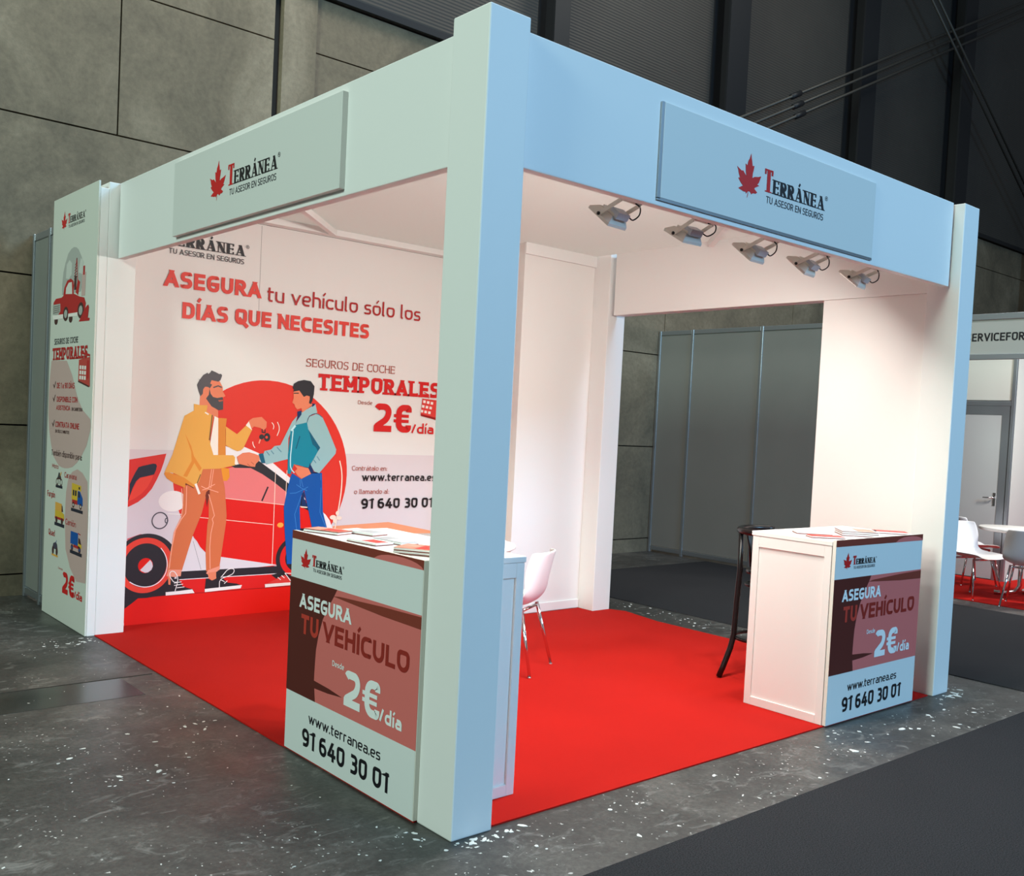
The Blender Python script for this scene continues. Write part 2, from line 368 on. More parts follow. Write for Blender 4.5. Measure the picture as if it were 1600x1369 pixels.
# flat print work of the mural, millimetres on the wall (x, z)
MURAL=[
["backdrop","p","mauve",[180,5,3095,5,3095,1307,180,1307]],
["backdrop","p","peach",[1886,5,1966,691,2526,710,2980,621,3095,600,3095,5]],
["disc","e","disc",0,[1327,1126,755,755]],
["ground","p","red2",[644,325,1500,327,1681,316,1858,381,2044,371,2061,39,1794,5,247,5,224,141,306,191,603,230]],
["ground","p","red",[244,5,251,139,298,169,344,204,548,209,1229,210,2027,204,2037,5]],
["ground","l","dred",0,[344,203,548,207,1229,207,1672,205],5.0],
["car","p","red",[736,680,789,885,827,969,989,942,1504,879,1716,854,1869,808,1940,730,1969,637,1979,429,1737,388,1468,390,971,480,854,516,806,563,747,659]],
["car","p","lgrey",[581,549,746,650,770,594,802,553,855,514,971,480,1468,387,980,364,598,372]],
["car","l","grey",0,[747,613,819,388],2.1],
["car","p","black",[627,383,1469,378,1500,316,629,322]],
["car","l","white",0,[639,321,1500,316],5.2],
["car","p","white",[890,1331,978,1348,1085,1315,1138,1344,1260,1298,1379,1228,1549,1099,1537,1044,1413,1136,1264,1221,1080,1199,893,1256]],
["car","p","pink",[931,943,923,1157,1080,1189,1193,1190,1271,1165,1415,1078,1516,994,1582,951,1585,872,1504,879]],
["car","p","black",[1026,1193,1263,1237,1412,1140,1548,1046,1627,983,1702,897,1752,843,1753,816,1656,860,1511,989,1410,1062,1301,1129,1199,1177,1064,1178]],
["car","l","cream",0,[989,939,1504,879,1752,853],4.5],
["car","l","cream",0,[762,797,1408,719],4.5],
["car","l","cream",0,[1415,1150,1417,395],5.2],
["car","l","cream",0,[1517,1161,1515,878],5.2],
["car","l","black",0,[1306,916,1353,1025],13.6],
["car","e","orange",0,[1477,714,28,20]],
["car","p","white",[1862,813,1892,790,1934,739,1962,674,1963,655,1905,657,1865,766]],
["car","e","black",0,[1663,437,215,191]],
["car","e","red2",0,[1663,437,178,158]],
["car","e","black",0,[1663,437,131,117]],
["car","p","black",[1412,309,1532,332,1529,309,1463,272]],
["car","e","offw",0,[577,922,108,78]],
["car","l","offw",0,[543,828,651,820],5.4],
["car","p","tail",[198,1222,248,1232,515,1280,497,1210,478,1150,449,1082,415,1016,370,962,315,918,252,886,209,874]],
["car","p","tail2",[229,897,253,958,280,1020,307,1074,325,1095,422,1118,412,1087,383,1030,343,983,293,947,243,922]],
["car","p","navy",[228,907,252,968,251,1051,268,1092,287,1133,311,1176,341,1186,419,1204,440,1201,447,1186,441,1155,428,1123,370,1109,325,1099,299,1074,275,1025,253,958,234,896]],
["car","e","dgrey",12,[484,777,63,65]],
["car","e","dgrey",10,[534,776,14,21]],
["car","p","pinkd",[247,650,342,681,383,673,249,595]],
["car","e","black",0,[392,441,243,241]],
["car","p","black",[239,306,308,259,427,236,545,284,565,325,652,330,555,209,344,204,298,169,244,132]],
["car","e","tail2",0,[387,445,205,207]],
["car","e","black",0,[387,445,160,165]],
["car","l","white",1,[499,570,537,519,555,447,547,383,515,329,467,293,404,280,348,289,299,312,275,329],6.4],
["car","e","red",0,[388,444,55,56]],
["car","p","lgrey",[350,412,421,484,436,464,443,435,433,409,409,392,386,390,362,402]],
["man","p","flesh",[761,1749,806,1730,854,1654,908,1621,911,1559,880,1565,849,1582,811,1602,757,1656]],
["man","p","flesh",[781,1793,831,1850,861,1856,911,1848,938,1803,940,1771,963,1736,939,1722,945,1688,915,1635,839,1653,777,1715,761,1735]],
["man","p","hair",[735,1853,753,1850,778,1886,811,1906,818,1897,831,1907,843,1926,874,1916,905,1903,921,1905,930,1893,918,1856,900,1843,846,1851,836,1825,852,1816,834,1786,822,1797,796,1797,782,1778,780,1743,762,1722,747,1756,731,1808,750,1848]],
["man","e","flesh",0,[806,1767,23,31]],
["man","p","beard",[832,1786,843,1747,863,1723,897,1717,940,1727,947,1702,948,1630,912,1623,854,1650,807,1708,828,1739]],
["man","l","hair",0,[864,1796,901,1811,929,1801],10.0],
["man","p","darkskin",[905,1701,945,1706,945,1696,913,1690]],
["man","p","ochre",[949,1179,1015,1172,1023,1106,1003,1075,972,1075]],
["man","p","rust",[652,1048,718,1156,783,1181,948,1177,986,1022,1002,882,1010,801,1007,741,967,400,860,371,849,526,855,730,864,794,859,934,837,959,807,826,742,655,666,388,548,390,576,564,596,679,651,800,658,892]],
["man","p","maroon",[831,961,837,990,863,1011,866,975,855,924,847,872]],
["man","p","maroon",[658,1070,737,1030,737,1016,685,1045,663,1041]],
["man","l","peachl",0,[680,1034,682,891,680,827,649,784,605,700,584,580,566,411],5.7],
["man","l","peachl",0,[857,971,886,887,910,805,893,778,903,749,887,669,882,567,891,391],5.7],
["man","l","peachl",0,[641,1016,656,891,648,806,595,686,581,573,569,418],5.7],
["man","l","peachl",0,[873,1164,857,1019],5.7],
["man","l","peachl",0,[889,1164,872,1019],5.7],
["man","l","peachl",0,[796,1034,834,1015,904,1049],5.7],
["man","l","peachl",0,[805,1005,845,1015,934,986],5.7],
["man","p","cuffp",[548,355,562,404,664,396,660,348,608,344]],
["man","p","cuffp",[860,357,876,381,972,409,968,372,881,341]],
["man","p","flesh",[872,360,941,366,944,300,906,299,882,319]],
["man","p","flesh",[560,354,582,349,581,285,566,290]],
["man","p","black",[579,335,644,327,676,268,713,254,758,240,766,218,551,227,546,248,588,281]],
["man","p","offw",[547,233,641,234,754,240,772,210,548,207]],
["man","p","black",[860,317,879,315,910,297,945,311,943,352,956,373,979,379,997,311,1038,273,1116,259,1161,241,854,230]],
["man","p","offw",[854,235,1161,245,1151,219,855,210]],
["man","l","offw",1,[619,236,638,306,636,349,606,390,577,389,571,353,609,301,638,306],5.7],
["man","l","offw",1,[609,297,667,304],5.7],
["man","l","offw",1,[610,280,679,285],5.7],
["man","l","offw",1,[632,260,691,263],5.7],
["man","l","offw",1,[973,239,970,306,1036,320,1089,343,1092,380,1041,383,982,316],5.7],
["man","l","offw",1,[982,298,1014,281],5.7],
["man","l","offw",1,[1011,266,1037,287],5.7],
["man","p","amberd",[502,1129,512,1147,653,1105,747,1041,737,1023,670,1059,667,1023,583,1056,524,1094]],
["man","p","amber",[713,1663,765,1655,821,1657,815,1609,857,1586,869,1568,849,1395,856,1359,884,1276,1045,1277,1060,1261,1064,1198,934,1170,802,1165,776,1070,751,1034,661,1098,566,1137,505,1140,561,1274,643,1569,715,1612]],
["man","p","amberd",[652,1435,703,1341,728,1263,792,1174,777,1147,733,1213,679,1105,649,1112,711,1227,705,1298]],
["man","p","shirt",[880,1577,912,1563,920,1279,884,1275,854,1359,858,1409]],
["man","p","amberd2",[911,1564,981,1562,972,1471,983,1277,921,1276]],
["man","p","amber",[974,1501,1070,1443,1153,1523,1196,1482,1129,1336,1106,1315,1079,1309,1043,1321,980,1353]],
["man","l","brown",0,[861,1582,846,1391],9.3],
["man","l","offw",0,[804,1601,830,1588],10.0],
["man","p","shirt",[1166,1549,1196,1478,1141,1515]],
["man","p","shirt",[1063,1270,1093,1208,1072,1201,1060,1209]],
["man","l","brown",0,[785,1124,762,1059],7.2],
["man","l","shirt",0,[750,1050,781,977],18.3],
["man","p","flesh",[1163,1551,1198,1575,1274,1587,1319,1549,1318,1505,1295,1482,1266,1499,1211,1509,1190,1489]],
["man","e","black",0,[1280,1428,21,20]],
["man","e","black",0,[1327,1426,27,34]],
["man","e","tail2",0,[1323,1426,11,11]],
["man","l","black",0,[1282,1489,1283,1466,1308,1463,1307,1486],8.6],
["man","l","peachl",0,[1268,1406,1259,1376],10.0],
["man","l","shirt",1,[1363,1546,1385,1523,1378,1492],6.4],
["man","l","shirt",1,[1412,1552,1438,1502,1414,1440],6.4],
["man","l","shirt",1,[1205,1388,1209,1360,1226,1339],6.4],
["youth","p","sky",[1588,1610,1575,1541,1543,1498,1516,1422,1520,1254,1328,1207,1299,1281,1309,1315,1367,1329,1395,1357,1447,1365,1502,1476,1544,1560]],
["youth","l","skyd",0,[1327,1312,1354,1282],7.7],
["youth","l","skyd",0,[1367,1319,1391,1293],7.7],
["youth","l","skyd",0,[1418,1348,1457,1311],7.7],
["youth","p","tealdk",[1259,1290,1298,1298,1322,1217,1287,1218]],
["youth","p","sky",[1625,1639,1715,1692,1751,1713,1771,1643,1696,1615,1675,1555,1568,1530,1606,1618]],
["youth","p","blue",[1547,1102,1562,1139,1590,1124,1646,1090,1741,1137,1839,1144,1864,810,1918,647,1774,652,1732,807,1678,1000,1656,951,1645,846,1661,659,1618,657,1610,388,1548,391,1513,688,1500,861,1523,995]],
["youth","p","navy2",[1660,969,1679,988,1696,919,1709,863,1660,867]],
["youth","p","white",[1681,941,1696,916,1685,923]],
["youth","l","cream",0,[1657,858,1713,854],8.0],
["youth","p","black",[1658,681,1766,680,1776,642,1659,656]],
["youth","l","bluel",0,[1835,1018,1835,811,1909,657],3.4],
["youth","l","bluel",0,[1653,951,1601,800,1625,666],3.4],
["youth","l","bluel",0,[1549,973,1604,976,1678,1007,1712,1025],3.4],
["youth","l","bluel",0,[1607,1044,1657,1013,1706,994],3.4],
["youth","l","bluel",0,[1636,1090,1642,1031],3.4],
["youth","l","bluel",0,[1647,1087,1667,1025],3.4],
["youth","l","bluel",0,[1827,1131,1830,1081],3.4],
["youth","p","teal",[1576,1534,1679,1559,1693,1510,1786,1366,1816,1352,1781,1303,1752,1253,1726,1211,1708,1186,1653,1196,1575,1213,1548,1130,1521,1137,1517,1284,1532,1484]],
["youth","p","tealdk",[1693,1503,1816,1352,1794,1321,1770,1355,1738,1379]],
["youth","l","tealdk",0,[1618,1442,1588,1341],10.3],
["youth","p","navy2",[1653,1196,1712,1187,1723,1225,1760,1152,1804,1140,1835,1156,1726,1138,1708,1176]],
["youth","p","sky",[1773,1637,1822,1606,1874,1517,1965,1342,1961,1306,1812,1140,1764,1155,1728,1211,1766,1275,1788,1317,1812,1353,1693,1503,1679,1559,1700,1608]],
["youth","l","tealdk",1,[1679,1559,1688,1601,1726,1631,1773,1637,1822,1606],5.2],
["youth","l","skyd",0,[1786,1279,1811,1247],7.7],
["youth","l","skyd",0,[1756,1250,1777,1226],7.7],
["youth","p","navy2",[1586,1644,1624,1655,1625,1622,1582,1562,1572,1537,1589,1589]],
["youth","p","navy2",[1706,1716,1749,1718,1742,1704,1723,1689]],
["youth","p","flesh",[1624,1812,1692,1774,1698,1726,1723,1707,1632,1638,1623,1674,1585,1662,1563,1681,1557,1702,1537,1714,1548,1753,1544,1804,1597,1821]],
["youth","p","hair2",[1535,1834,1545,1869,1582,1893,1636,1906,1698,1900,1735,1860,1732,1798,1721,1741,1707,1711,1689,1719,1697,1775,1665,1780,1640,1767,1597,1817,1541,1804,1548,1820]],
["youth","e","flesh",0,[1675,1752,20,26]],
["youth","l","hair2",0,[1549,1792,1591,1795],7.7],
["youth","p","flesh",[1571,1213,1606,1199,1708,1182,1736,1134,1650,1093,1610,1120,1585,1154,1607,1175]],
["youth","p","flesh",[1075,1265,1123,1297,1178,1303,1230,1290,1261,1279,1270,1242,1238,1211,1232,1187,1183,1190,1135,1201,1095,1210]],
["youth","l","darkskin",0,[1166,1211,1190,1192],5.0],
["youth","l","darkskin",0,[1197,1226,1222,1207],5.0],
["youth","l","icy",1,[1555,1492,1546,1354,1539,1257,1546,1175,1582,1142],9.0],
["youth","l","icy",0,[1572,1527,1540,1488],16.8],
["plant","l","cream",1,[2003,1247,2032,1151,2034,992,2012,839,1982,648],10.9],
["plant","e","cream",0,[1961,766,30,19]],
["plant","e","cream",0,[2023,758,24,16]],
["plant","e","cream",0,[2003,800,17,19]],
["plant","e","cream",0,[1980,737,18,19]],
["youth_shoe","p","red3",[1377,242,1459,275,1529,301,1621,245,1622,222]],
["youth_shoe","p","offw",[1357,238,1621,237,1622,214,1362,211]],
["youth_shoe","l","offw",0,[1471,286,1497,265],6.4],
["youth_shoe","l","offw",0,[1504,299,1530,278],6.4],
["youth_shoe","l","offw",0,[1533,317,1596,239],6.4],
["youth_shoe","l","offw",0,[1533,317,1618,307],6.4],
["calendar","p","red3",[2832,1819,3034,1809,3026,1635,2819,1665]],
["calendar","p","dred",[2822,1680,3025,1647,3026,1626,2823,1662]],
["calendar","p","offw",[2841,1805,2869,1803,2867,1779,2840,1781]],
["calendar","p","offw",[2883,1800,2911,1798,2909,1774,2881,1776]],
["calendar","p","offw",[2925,1795,2953,1793,2951,1769,2923,1771]],
["calendar","p","offw",[2829,1762,2857,1759,2855,1736,2828,1738]],
["calendar","p","offw",[2871,1757,2899,1754,2897,1731,2869,1733]],
["calendar","p","offw",[2913,1752,2941,1749,2939,1725,2911,1728]],
["calendar","p","offw",[2817,1718,2845,1716,2843,1693,2816,1695]],
["calendar","p","offw",[2859,1713,2887,1711,2885,1687,2857,1690]],
["calendar","p","offw",[2901,1708,2929,1706,2927,1682,2899,1684]],
["calendar","l","red3",0,[2847,1876,2899,1855,2900,1826],8.0]]
MTEXT = [('ASEGURA', 'sans', 0.25, 'tred', 0.45, 1.225, 2.522, 0.1226),
 ('tu vehículo sólo los', 'sans', 0.14, 'tredd', 1.278, 2.767, 2.505, 0.1191),
 ('DÍAS QUE NECESITES', 'sans', 0.25, 'tred', 0.595, 2.238, 2.299, 0.1214),
 ('SEGUROS DE COCHE', 'slab', 0.115, 'trust', 1.65, 2.52, 2.018, 0.0661),
 ('TEMPORALES', 'slab', 0.25, 'tredk', 1.767, 3.014, 1.831, 0.1376),
 ('Desde', 'sans', 0.14, 'trust', 2.158, 2.302, 1.735, 0.0323),
 ('2€', 'sans', 0.24, 'tredk', 2.327, 2.724, 1.507, 0.2453),
 ('/día', 'sans', 0.2, 'tredk', 2.724, 2.97, 1.502, 0.086),
 ('Contrátalo en:', 'sans', 0.13, 'trust', 2.128, 2.484, 1.165, 0.0396),
 ('www.terranea.es', 'sans', 0.19, 'tblack', 2.232, 3.02, 1.075, 0.067),
 ('o llamando al:', 'sans', 0.13, 'trust', 2.16, 2.515, 0.963, 0.0394),
 ('91 640 30 01', 'sans', 0.22, 'tblack', 2.234, 2.997, 0.833, 0.0897)]

# ------------------------------------------------------------------ materials
WHITE = mat('white_paint', (232, 231, 228), .55, bump=.08, bscale=14)
WALLW = mat('white_wall', (232, 230, 226), .6, bump=.04, bscale=9)
CANVAS = mat('white_canvas', (236, 233, 228), .8, bump=.15, bscale=3)
_n = CANVAS.node_tree; _t = _n.nodes.new('ShaderNodeBsdfTranslucent'); _t.inputs['Color'].default_value = srgb(236, 233, 228); _x = _n.nodes.new('ShaderNodeMixShader'); _x.inputs[0].default_value = .5
_n.links.new(_n.nodes['Principled BSDF'].outputs[0], _x.inputs[1]); _n.links.new(_t.outputs[0], _x.inputs[2]); _n.links.new(_x.outputs[0], _n.nodes['Material Output'].inputs['Surface'])   # stretched fabric lets hall light through
BOARD = mat('sign_board', (215, 216, 212), .45)
ALU = mat('aluminium', (176, 182, 188), .35, .85)
CHROME = mat('chrome', (225, 225, 228), .12, 1.0)
BLACKW = mat('black_lacquer', (12, 9, 10), .3, spec=.4)
LAMIN = mat('white_laminate', (236, 232, 228), .4)
SHELL = mat('white_shell_plastic', (232, 228, 226), .35)
RUBBER = mat('black_rubber', (18, 18, 20), .5)
STEEL = mat('dark_steel', (26, 28, 32), .55, .2)
GREYP = mat('grey_partition', (128, 129, 124), .55, noise=.03, nscale=2)

def floor_material():
    m = bpy.data.materials.new('worn_concrete_floor'); m.use_nodes = True; nt = m.node_tree; N = nt.nodes; L = nt.links; b = N['Principled BSDF']
    tc = N.new('ShaderNodeTexCoord')
    def noise(scale, detail=6, rough=.6, dist=0, vec=None):
        n = N.new('ShaderNodeTexNoise'); n.inputs['Scale'].default_value = scale; n.inputs['Detail'].default_value = detail; n.inputs['Roughness'].default_value = rough; n.inputs['Distortion'].default_value = dist
        L.new(vec or tc.outputs['Object'], n.inputs['Vector']); return n
    def ramp(src, stops):
        r = N.new('ShaderNodeValToRGB'); e = r.color_ramp.elements
        e[0].position, e[0].color = stops[0][0], stops[0][1]; e[1].position, e[1].color = stops[-1][0], stops[-1][1]
        for p, c in stops[1:-1]: x = e.new(p); x.color = c
        L.new(src, r.inputs['Fac']); return r
    def mix(f, a, c):
        x = N.new('ShaderNodeMix'); x.data_type = 'RGBA'; L.new(f, x.inputs['Factor'])
        for s_, k in ((a, 6), (c, 7)):
            if isinstance(s_, tuple): x.inputs[k].default_value = s_
            else: L.new(s_, x.inputs[k])
        return x.outputs[2]
    base = ramp(noise(1.3, 9, .68, .6).outputs['Fac'], [(.3, srgb(46, 45, 43)), (.5, srgb(65, 63, 60)), (.72, srgb(96, 93, 88))])
    fine = ramp(noise(38, 6, .75).outputs['Fac'], [(.35, (.55, .55, .55, 1)), (.62, (1.25, 1.25, 1.25, 1))])
    mul = N.new('ShaderNodeMix'); mul.data_type = 'RGBA'; mul.blend_type = 'MULTIPLY'; mul.inputs['Factor'].default_value = .8
    L.new(base.outputs['Color'], mul.inputs[6]); L.new(fine.outputs['Color'], mul.inputs[7]); col = mul.outputs[2]
    # chalky scuffs: stretched noise
    mp = N.new('ShaderNodeMapping'); mp.inputs['Rotation'].default_value = (0, 0, .6); mp.inputs['Scale'].default_value = (1, 1.7, 1); L.new(tc.outputs['Object'], mp.inputs['Vector'])
    sc = ramp(noise(5, 8, .7, 1.5, mp.outputs['Vector']).outputs['Fac'], [(.55, (0, 0, 0, 1)), (.74, (.42, .42, .42, 1))]); col = mix(sc.outputs['Color'], col, srgb(176, 174, 168))
    # paint splashes and crumbs: thresholded voronoi cells gated by a wide noise
    for scale, size, lo in ((6, .06, .53), (13, .11, .51), (34, .16, .49)):
        v = N.new('ShaderNodeTexVoronoi'); v.inputs['Scale'].default_value = scale
        wob = noise(scale * 1.6, 3); ad = N.new('ShaderNodeVectorMath'); ad.operation = 'MULTIPLY_ADD'; ad.inputs[1].default_value = (.9 / scale, .9 / scale, .9 / scale); L.new(wob.outputs['Color'], ad.inputs[0]); L.new(tc.outputs['Object'], ad.inputs[2]); L.new(ad.outputs[0], v.inputs['Vector'])
        dot = ramp(v.outputs['Distance'], [(size * .6, (1, 1, 1, 1)), (size, (0, 0, 0, 1))])
        gate = ramp(noise(1.1 + scale * .02, 3, .6).outputs['Fac'], [(lo, (0, 0, 0, 1)), (lo + .12, (1, 1, 1, 1))])
        pick = N.new('ShaderNodeMath'); pick.operation = 'GREATER_THAN'; pick.inputs[1].default_value = .45; sp = N.new('ShaderNodeSeparateColor'); L.new(v.outputs['Color'], sp.inputs[0]); L.new(sp.outputs[0], pick.inputs[0])
        mm = N.new('ShaderNodeMath'); mm.operation = 'MULTIPLY'; L.new(dot.outputs['Color'], mm.inputs[0]); L.new(gate.outputs['Color'], mm.inputs[1])
        m2 = N.new('ShaderNodeMath'); m2.operation = 'MULTIPLY'; L.new(mm.outputs[0], m2.inputs[0]); L.new(pick.outputs[0], m2.inputs[1])
        col = mix(m2.outputs[0], col, srgb(226, 224, 218))
    L.new(col, b.inputs['Base Color'])
    ro = ramp(noise(.9, 5).outputs['Fac'], [(.35, (.32, .32, .32, 1)), (.65, (.62, .62, .62, 1))]); L.new(ro.outputs['Color'], b.inputs['Roughness'])
    bp = N.new('ShaderNodeBump'); bp.inputs['Strength'].default_value = .25; bp.inputs['Distance'].default_value = .004; L.new(noise(60, 6).outputs['Fac'], bp.inputs['Height']); L.new(bp.outputs['Normal'], b.inputs['Normal'])
    return m
def concrete_wall_material():
    m = bpy.data.materials.new('precast_concrete'); m.use_nodes = True; nt = m.node_tree; N = nt.nodes; L = nt.links; b = N['Principled BSDF']
    tc = N.new('ShaderNodeTexCoord')
    n1 = N.new('ShaderNodeTexNoise'); n1.inputs['Scale'].default_value = .9; n1.inputs['Detail'].default_value = 10; n1.inputs['Roughness'].default_value = .68; n1.inputs['Distortion'].default_value = .8
    n2 = N.new('ShaderNodeTexNoise'); n2.inputs['Scale'].default_value = 22; n2.inputs['Detail'].default_value = 6; n2.inputs['Roughness'].default_value = .7
    for n in (n1, n2): L.new(tc.outputs['Object'], n.inputs['Vector'])
    r = N.new('ShaderNodeValToRGB'); e = r.color_ramp.elements; e[0].position = .3; e[0].color = srgb(99, 90, 74); e[1].position = .72; e[1].color = srgb(152, 139, 117); x = e.new(.5); x.color = srgb(124, 112, 92)
    L.new(n1.outputs['Fac'], r.inputs['Fac'])
    r2 = N.new('ShaderNodeValToRGB'); r2.color_ramp.elements[0].position = .3; r2.color_ramp.elements[0].color = (.72, .72, .72, 1); r2.color_ramp.elements[1].position = .7; r2.color_ramp.elements[1].color = (1.15, 1.15, 1.15, 1); L.new(n2.outputs['Fac'], r2.inputs['Fac'])
    mx = N.new('ShaderNodeMix'); mx.data_type = 'RGBA'; mx.blend_type = 'MULTIPLY'; mx.inputs['Factor'].default_value = .7; L.new(r.outputs['Color'], mx.inputs[6]); L.new(r2.outputs['Color'], mx.inputs[7]); L.new(mx.outputs[2], b.inputs['Base Color'])
    b.inputs['Roughness'].default_value = .8
    bp = N.new('ShaderNodeBump'); bp.inputs['Strength'].default_value = .3; bp.inputs['Distance'].default_value = .01; L.new(n2.outputs['Fac'], bp.inputs['Height']); L.new(bp.outputs['Normal'], b.inputs['Normal'])
    return m
def carpet_material(name, c0, c1, scale=260, bump=.5):
    m = bpy.data.materials.new(name); m.use_nodes = True; nt = m.node_tree; N = nt.nodes; L = nt.links; b = N['Principled BSDF']
    tc = N.new('ShaderNodeTexCoord'); n = N.new('ShaderNodeTexNoise'); n.inputs['Scale'].default_value = scale; n.inputs['Detail'].default_value = 4; n.inputs['Roughness'].default_value = .8
    L.new(tc.outputs['Object'], n.inputs['Vector'])
    r = N.new('ShaderNodeValToRGB'); r.color_ramp.elements[0].position = .35; r.color_ramp.elements[0].color = srgb(*c0); r.color_ramp.elements[1].position = .65; r.color_ramp.elements[1].color = srgb(*c1)
    L.new(n.outputs['Fac'], r.inputs['Fac'])
    n2 = N.new('ShaderNodeTexNoise'); n2.inputs['Scale'].default_value = 1.6; n2.inputs['Detail'].default_value = 5; L.new(tc.outputs['Object'], n2.inputs['Vector'])
    r2 = N.new('ShaderNodeValToRGB'); r2.color_ramp.elements[0].color = (.88, .88, .88, 1); r2.color_ramp.elements[1].color = (1.08, 1.08, 1.08, 1); L.new(n2.outputs['Fac'], r2.inputs['Fac'])
    mx = N.new('ShaderNodeMix'); mx.data_type = 'RGBA'; mx.blend_type = 'MULTIPLY'; mx.inputs['Factor'].default_value = 1; L.new(r.outputs['Color'], mx.inputs[6]); L.new(r2.outputs['Color'], mx.inputs[7]); L.new(mx.outputs[2], b.inputs['Base Color'])
    b.inputs['Roughness'].default_value = .95; b.inputs['Specular IOR Level'].default_value = .1
    bp = N.new('ShaderNodeBump'); bp.inputs['Strength'].default_value = bump; bp.inputs['Distance'].default_value = .004; L.new(n.outputs['Fac'], bp.inputs['Height']); L.new(bp.outputs['Normal'], b.inputs['Normal'])
    return m
def cladding_material():
    m = bpy.data.materials.new('ribbed_dark_cladding'); m.use_nodes = True; nt = m.node_tree; N = nt.nodes; L = nt.links; b = N['Principled BSDF']
    tc = N.new('ShaderNodeTexCoord'); wv = N.new('ShaderNodeTexWave'); wv.bands_direction = 'Z'; wv.inputs['Scale'].default_value = 8.5; wv.inputs['Distortion'].default_value = 0
    L.new(tc.outputs['Object'], wv.inputs['Vector'])
    n = N.new('ShaderNodeTexNoise'); n.inputs['Scale'].default_value = .6; n.inputs['Detail'].default_value = 6; L.new(tc.outputs['Object'], n.inputs['Vector'])
    r = N.new('ShaderNodeValToRGB'); r.color_ramp.elements[0].color = srgb(56, 53, 50); r.color_ramp.elements[1].color = srgb(84, 80, 75); L.new(n.outputs['Fac'], r.inputs['Fac']); L.new(r.outputs['Color'], b.inputs['Base Color'])
    b.inputs['Roughness'].default_value = .6; b.inputs['Metallic'].default_value = .2
    bp = N.new('ShaderNodeBump'); bp.inputs['Strength'].default_value = .5; bp.inputs['Distance'].default_value = .008; L.new(wv.outputs['Fac'], bp.inputs['Height']); L.new(bp.outputs['Normal'], b.inputs['Normal'])
    return m
CONC = concrete_wall_material(); FLOORM = floor_material(); CLAD = cladding_material()
REDC = carpet_material('red_carpet_pile', (170, 23, 17), (196, 34, 26), 300, .4)
GREYC = carpet_material('charcoal_carpet_pile', (27, 27, 28), (64, 63, 65), 170, .6)
DARKGAP = mat('dark_joint', (34, 33, 30), .9)

# ------------------------------------------------------------------ the hall
m = MB().use(FLOORM); m.box(-12, -9, -.2, 24, 5.85, 0); m.build('floor', kind='structure')
m = MB().use(DARKGAP); m.box(-12, 5.9, 0, 24, 6.1, 5.72)
m.use(CONC)
ZS = [0, .18, 1.42, 2.66, 3.95, 5.18, 5.72]
XS = [-12, -9.2, -6.4, -3.4, -.95, .595, 2.03]
XR = [2.46, 4.9, 7.9, 10.9, 13.9, 16.9, 19.9, 22, 24]
g = .007
for i in range(len(ZS) - 1):
    for xs in (XS, XR):
        for j in range(len(xs) - 1):
            if xs is XS and j == 5 and i in (1, 2, 3): continue
            x0 = xs[j]; x1 = xs[j + 1]
            if xs is XS and j == 4 and i in (1, 2, 3): x1 = xs[6]
            m.box(x0 + g, 5.85, ZS[i] + (g if i else 0), x1 - g, 5.92, ZS[i + 1] - g)
m.box(2.10, 5.82, 0, 2.455, 5.92, 5.72)
m.build('wall_back', kind='structure')
m = MB().use(CLAD); m.box(-12, 5.80, 5.74, 24, 5.98, 14); m.use(STEEL).box(-12, 5.77, 5.72, 24, 5.80, 5.79)
m.build('wall_upper', kind='structure')
for i, (x, lab) in enumerate(((5.42, 'dark steel column on the upper hall wall just right of the corner post'), (8.72, 'dark steel column on the upper hall wall behind the middle of the right fascia'), (12.1, 'dark steel column on the upper hall wall where the brace rods cross'), (15.45, 'dark steel column on the upper hall wall nearest the right picture edge'))):
    t = thing('steel_column', lab, 'column', (x, 5.80, 5.74), 0, 'steel columns of the upper hall wall')
    h = MB().use(STEEL); wd = .22 if i else .12
    h.box(-wd, -.30, 0, wd, -.27, 8.2); h.build('flange', t)
    h = MB().use(STEEL); h.box(-.012, -.27, 0, .012, 0, 8.2); h.build('web', t)
    h = MB().use(STEEL); h.box(-wd, -.02, 0, wd, 0, 8.2); h.build('flange', t)
def rods(name, lab, a, b, offs, coup):
    t = thing(name, lab, 'brace', a, 0); a = Vector(a); b = Vector(b); dirn = (b - a).normalized(); nn = dirn.cross(Vector((0, 1, 0))).normalized()
    for o in offs:
        h = MB().use(mat('brace_rod_steel', (70, 68, 64), .5, .5)); h.tube([nn * o, nn * o + (b - a)], .022, 8); h.build('rod', t)
        if coup:
            h = MB().use(STEEL); p = nn * o + (b - a) * coup; h.tube([p - dirn * .12, p + dirn * .12], .042, 8); h.build('turnbuckle', t)
rods('brace_rods', 'parallel steel brace rods rising to the right across the dark upper wall', (8.6, 5.38, 5.75), (18.6, 5.38, 10.7), (-.14, 0, .14), .14)
rods('brace_rods', 'steel brace rods falling to the right behind the rising brace rods', (12.9, 5.28, 9.5), (18.6, 5.28, 6.1), (-.09, .09), 0)
t = thing('drain_pipe', 'vertical dark pipe on the concrete wall at the right picture edge', 'pipe', (19.0, 5.60, 0))
h = MB().use(STEEL); h.tube([(0, -.02, 0), (0, -.02, 7.4)], .10, 16); h.build('pipe', t)
for z in (1.5, 4.6, 6.5):
    h = MB().use(ALU); h.tube([(0, -.02, z - .03), (0, -.02, z + .03)], .115, 16); h.build('clamp', t)

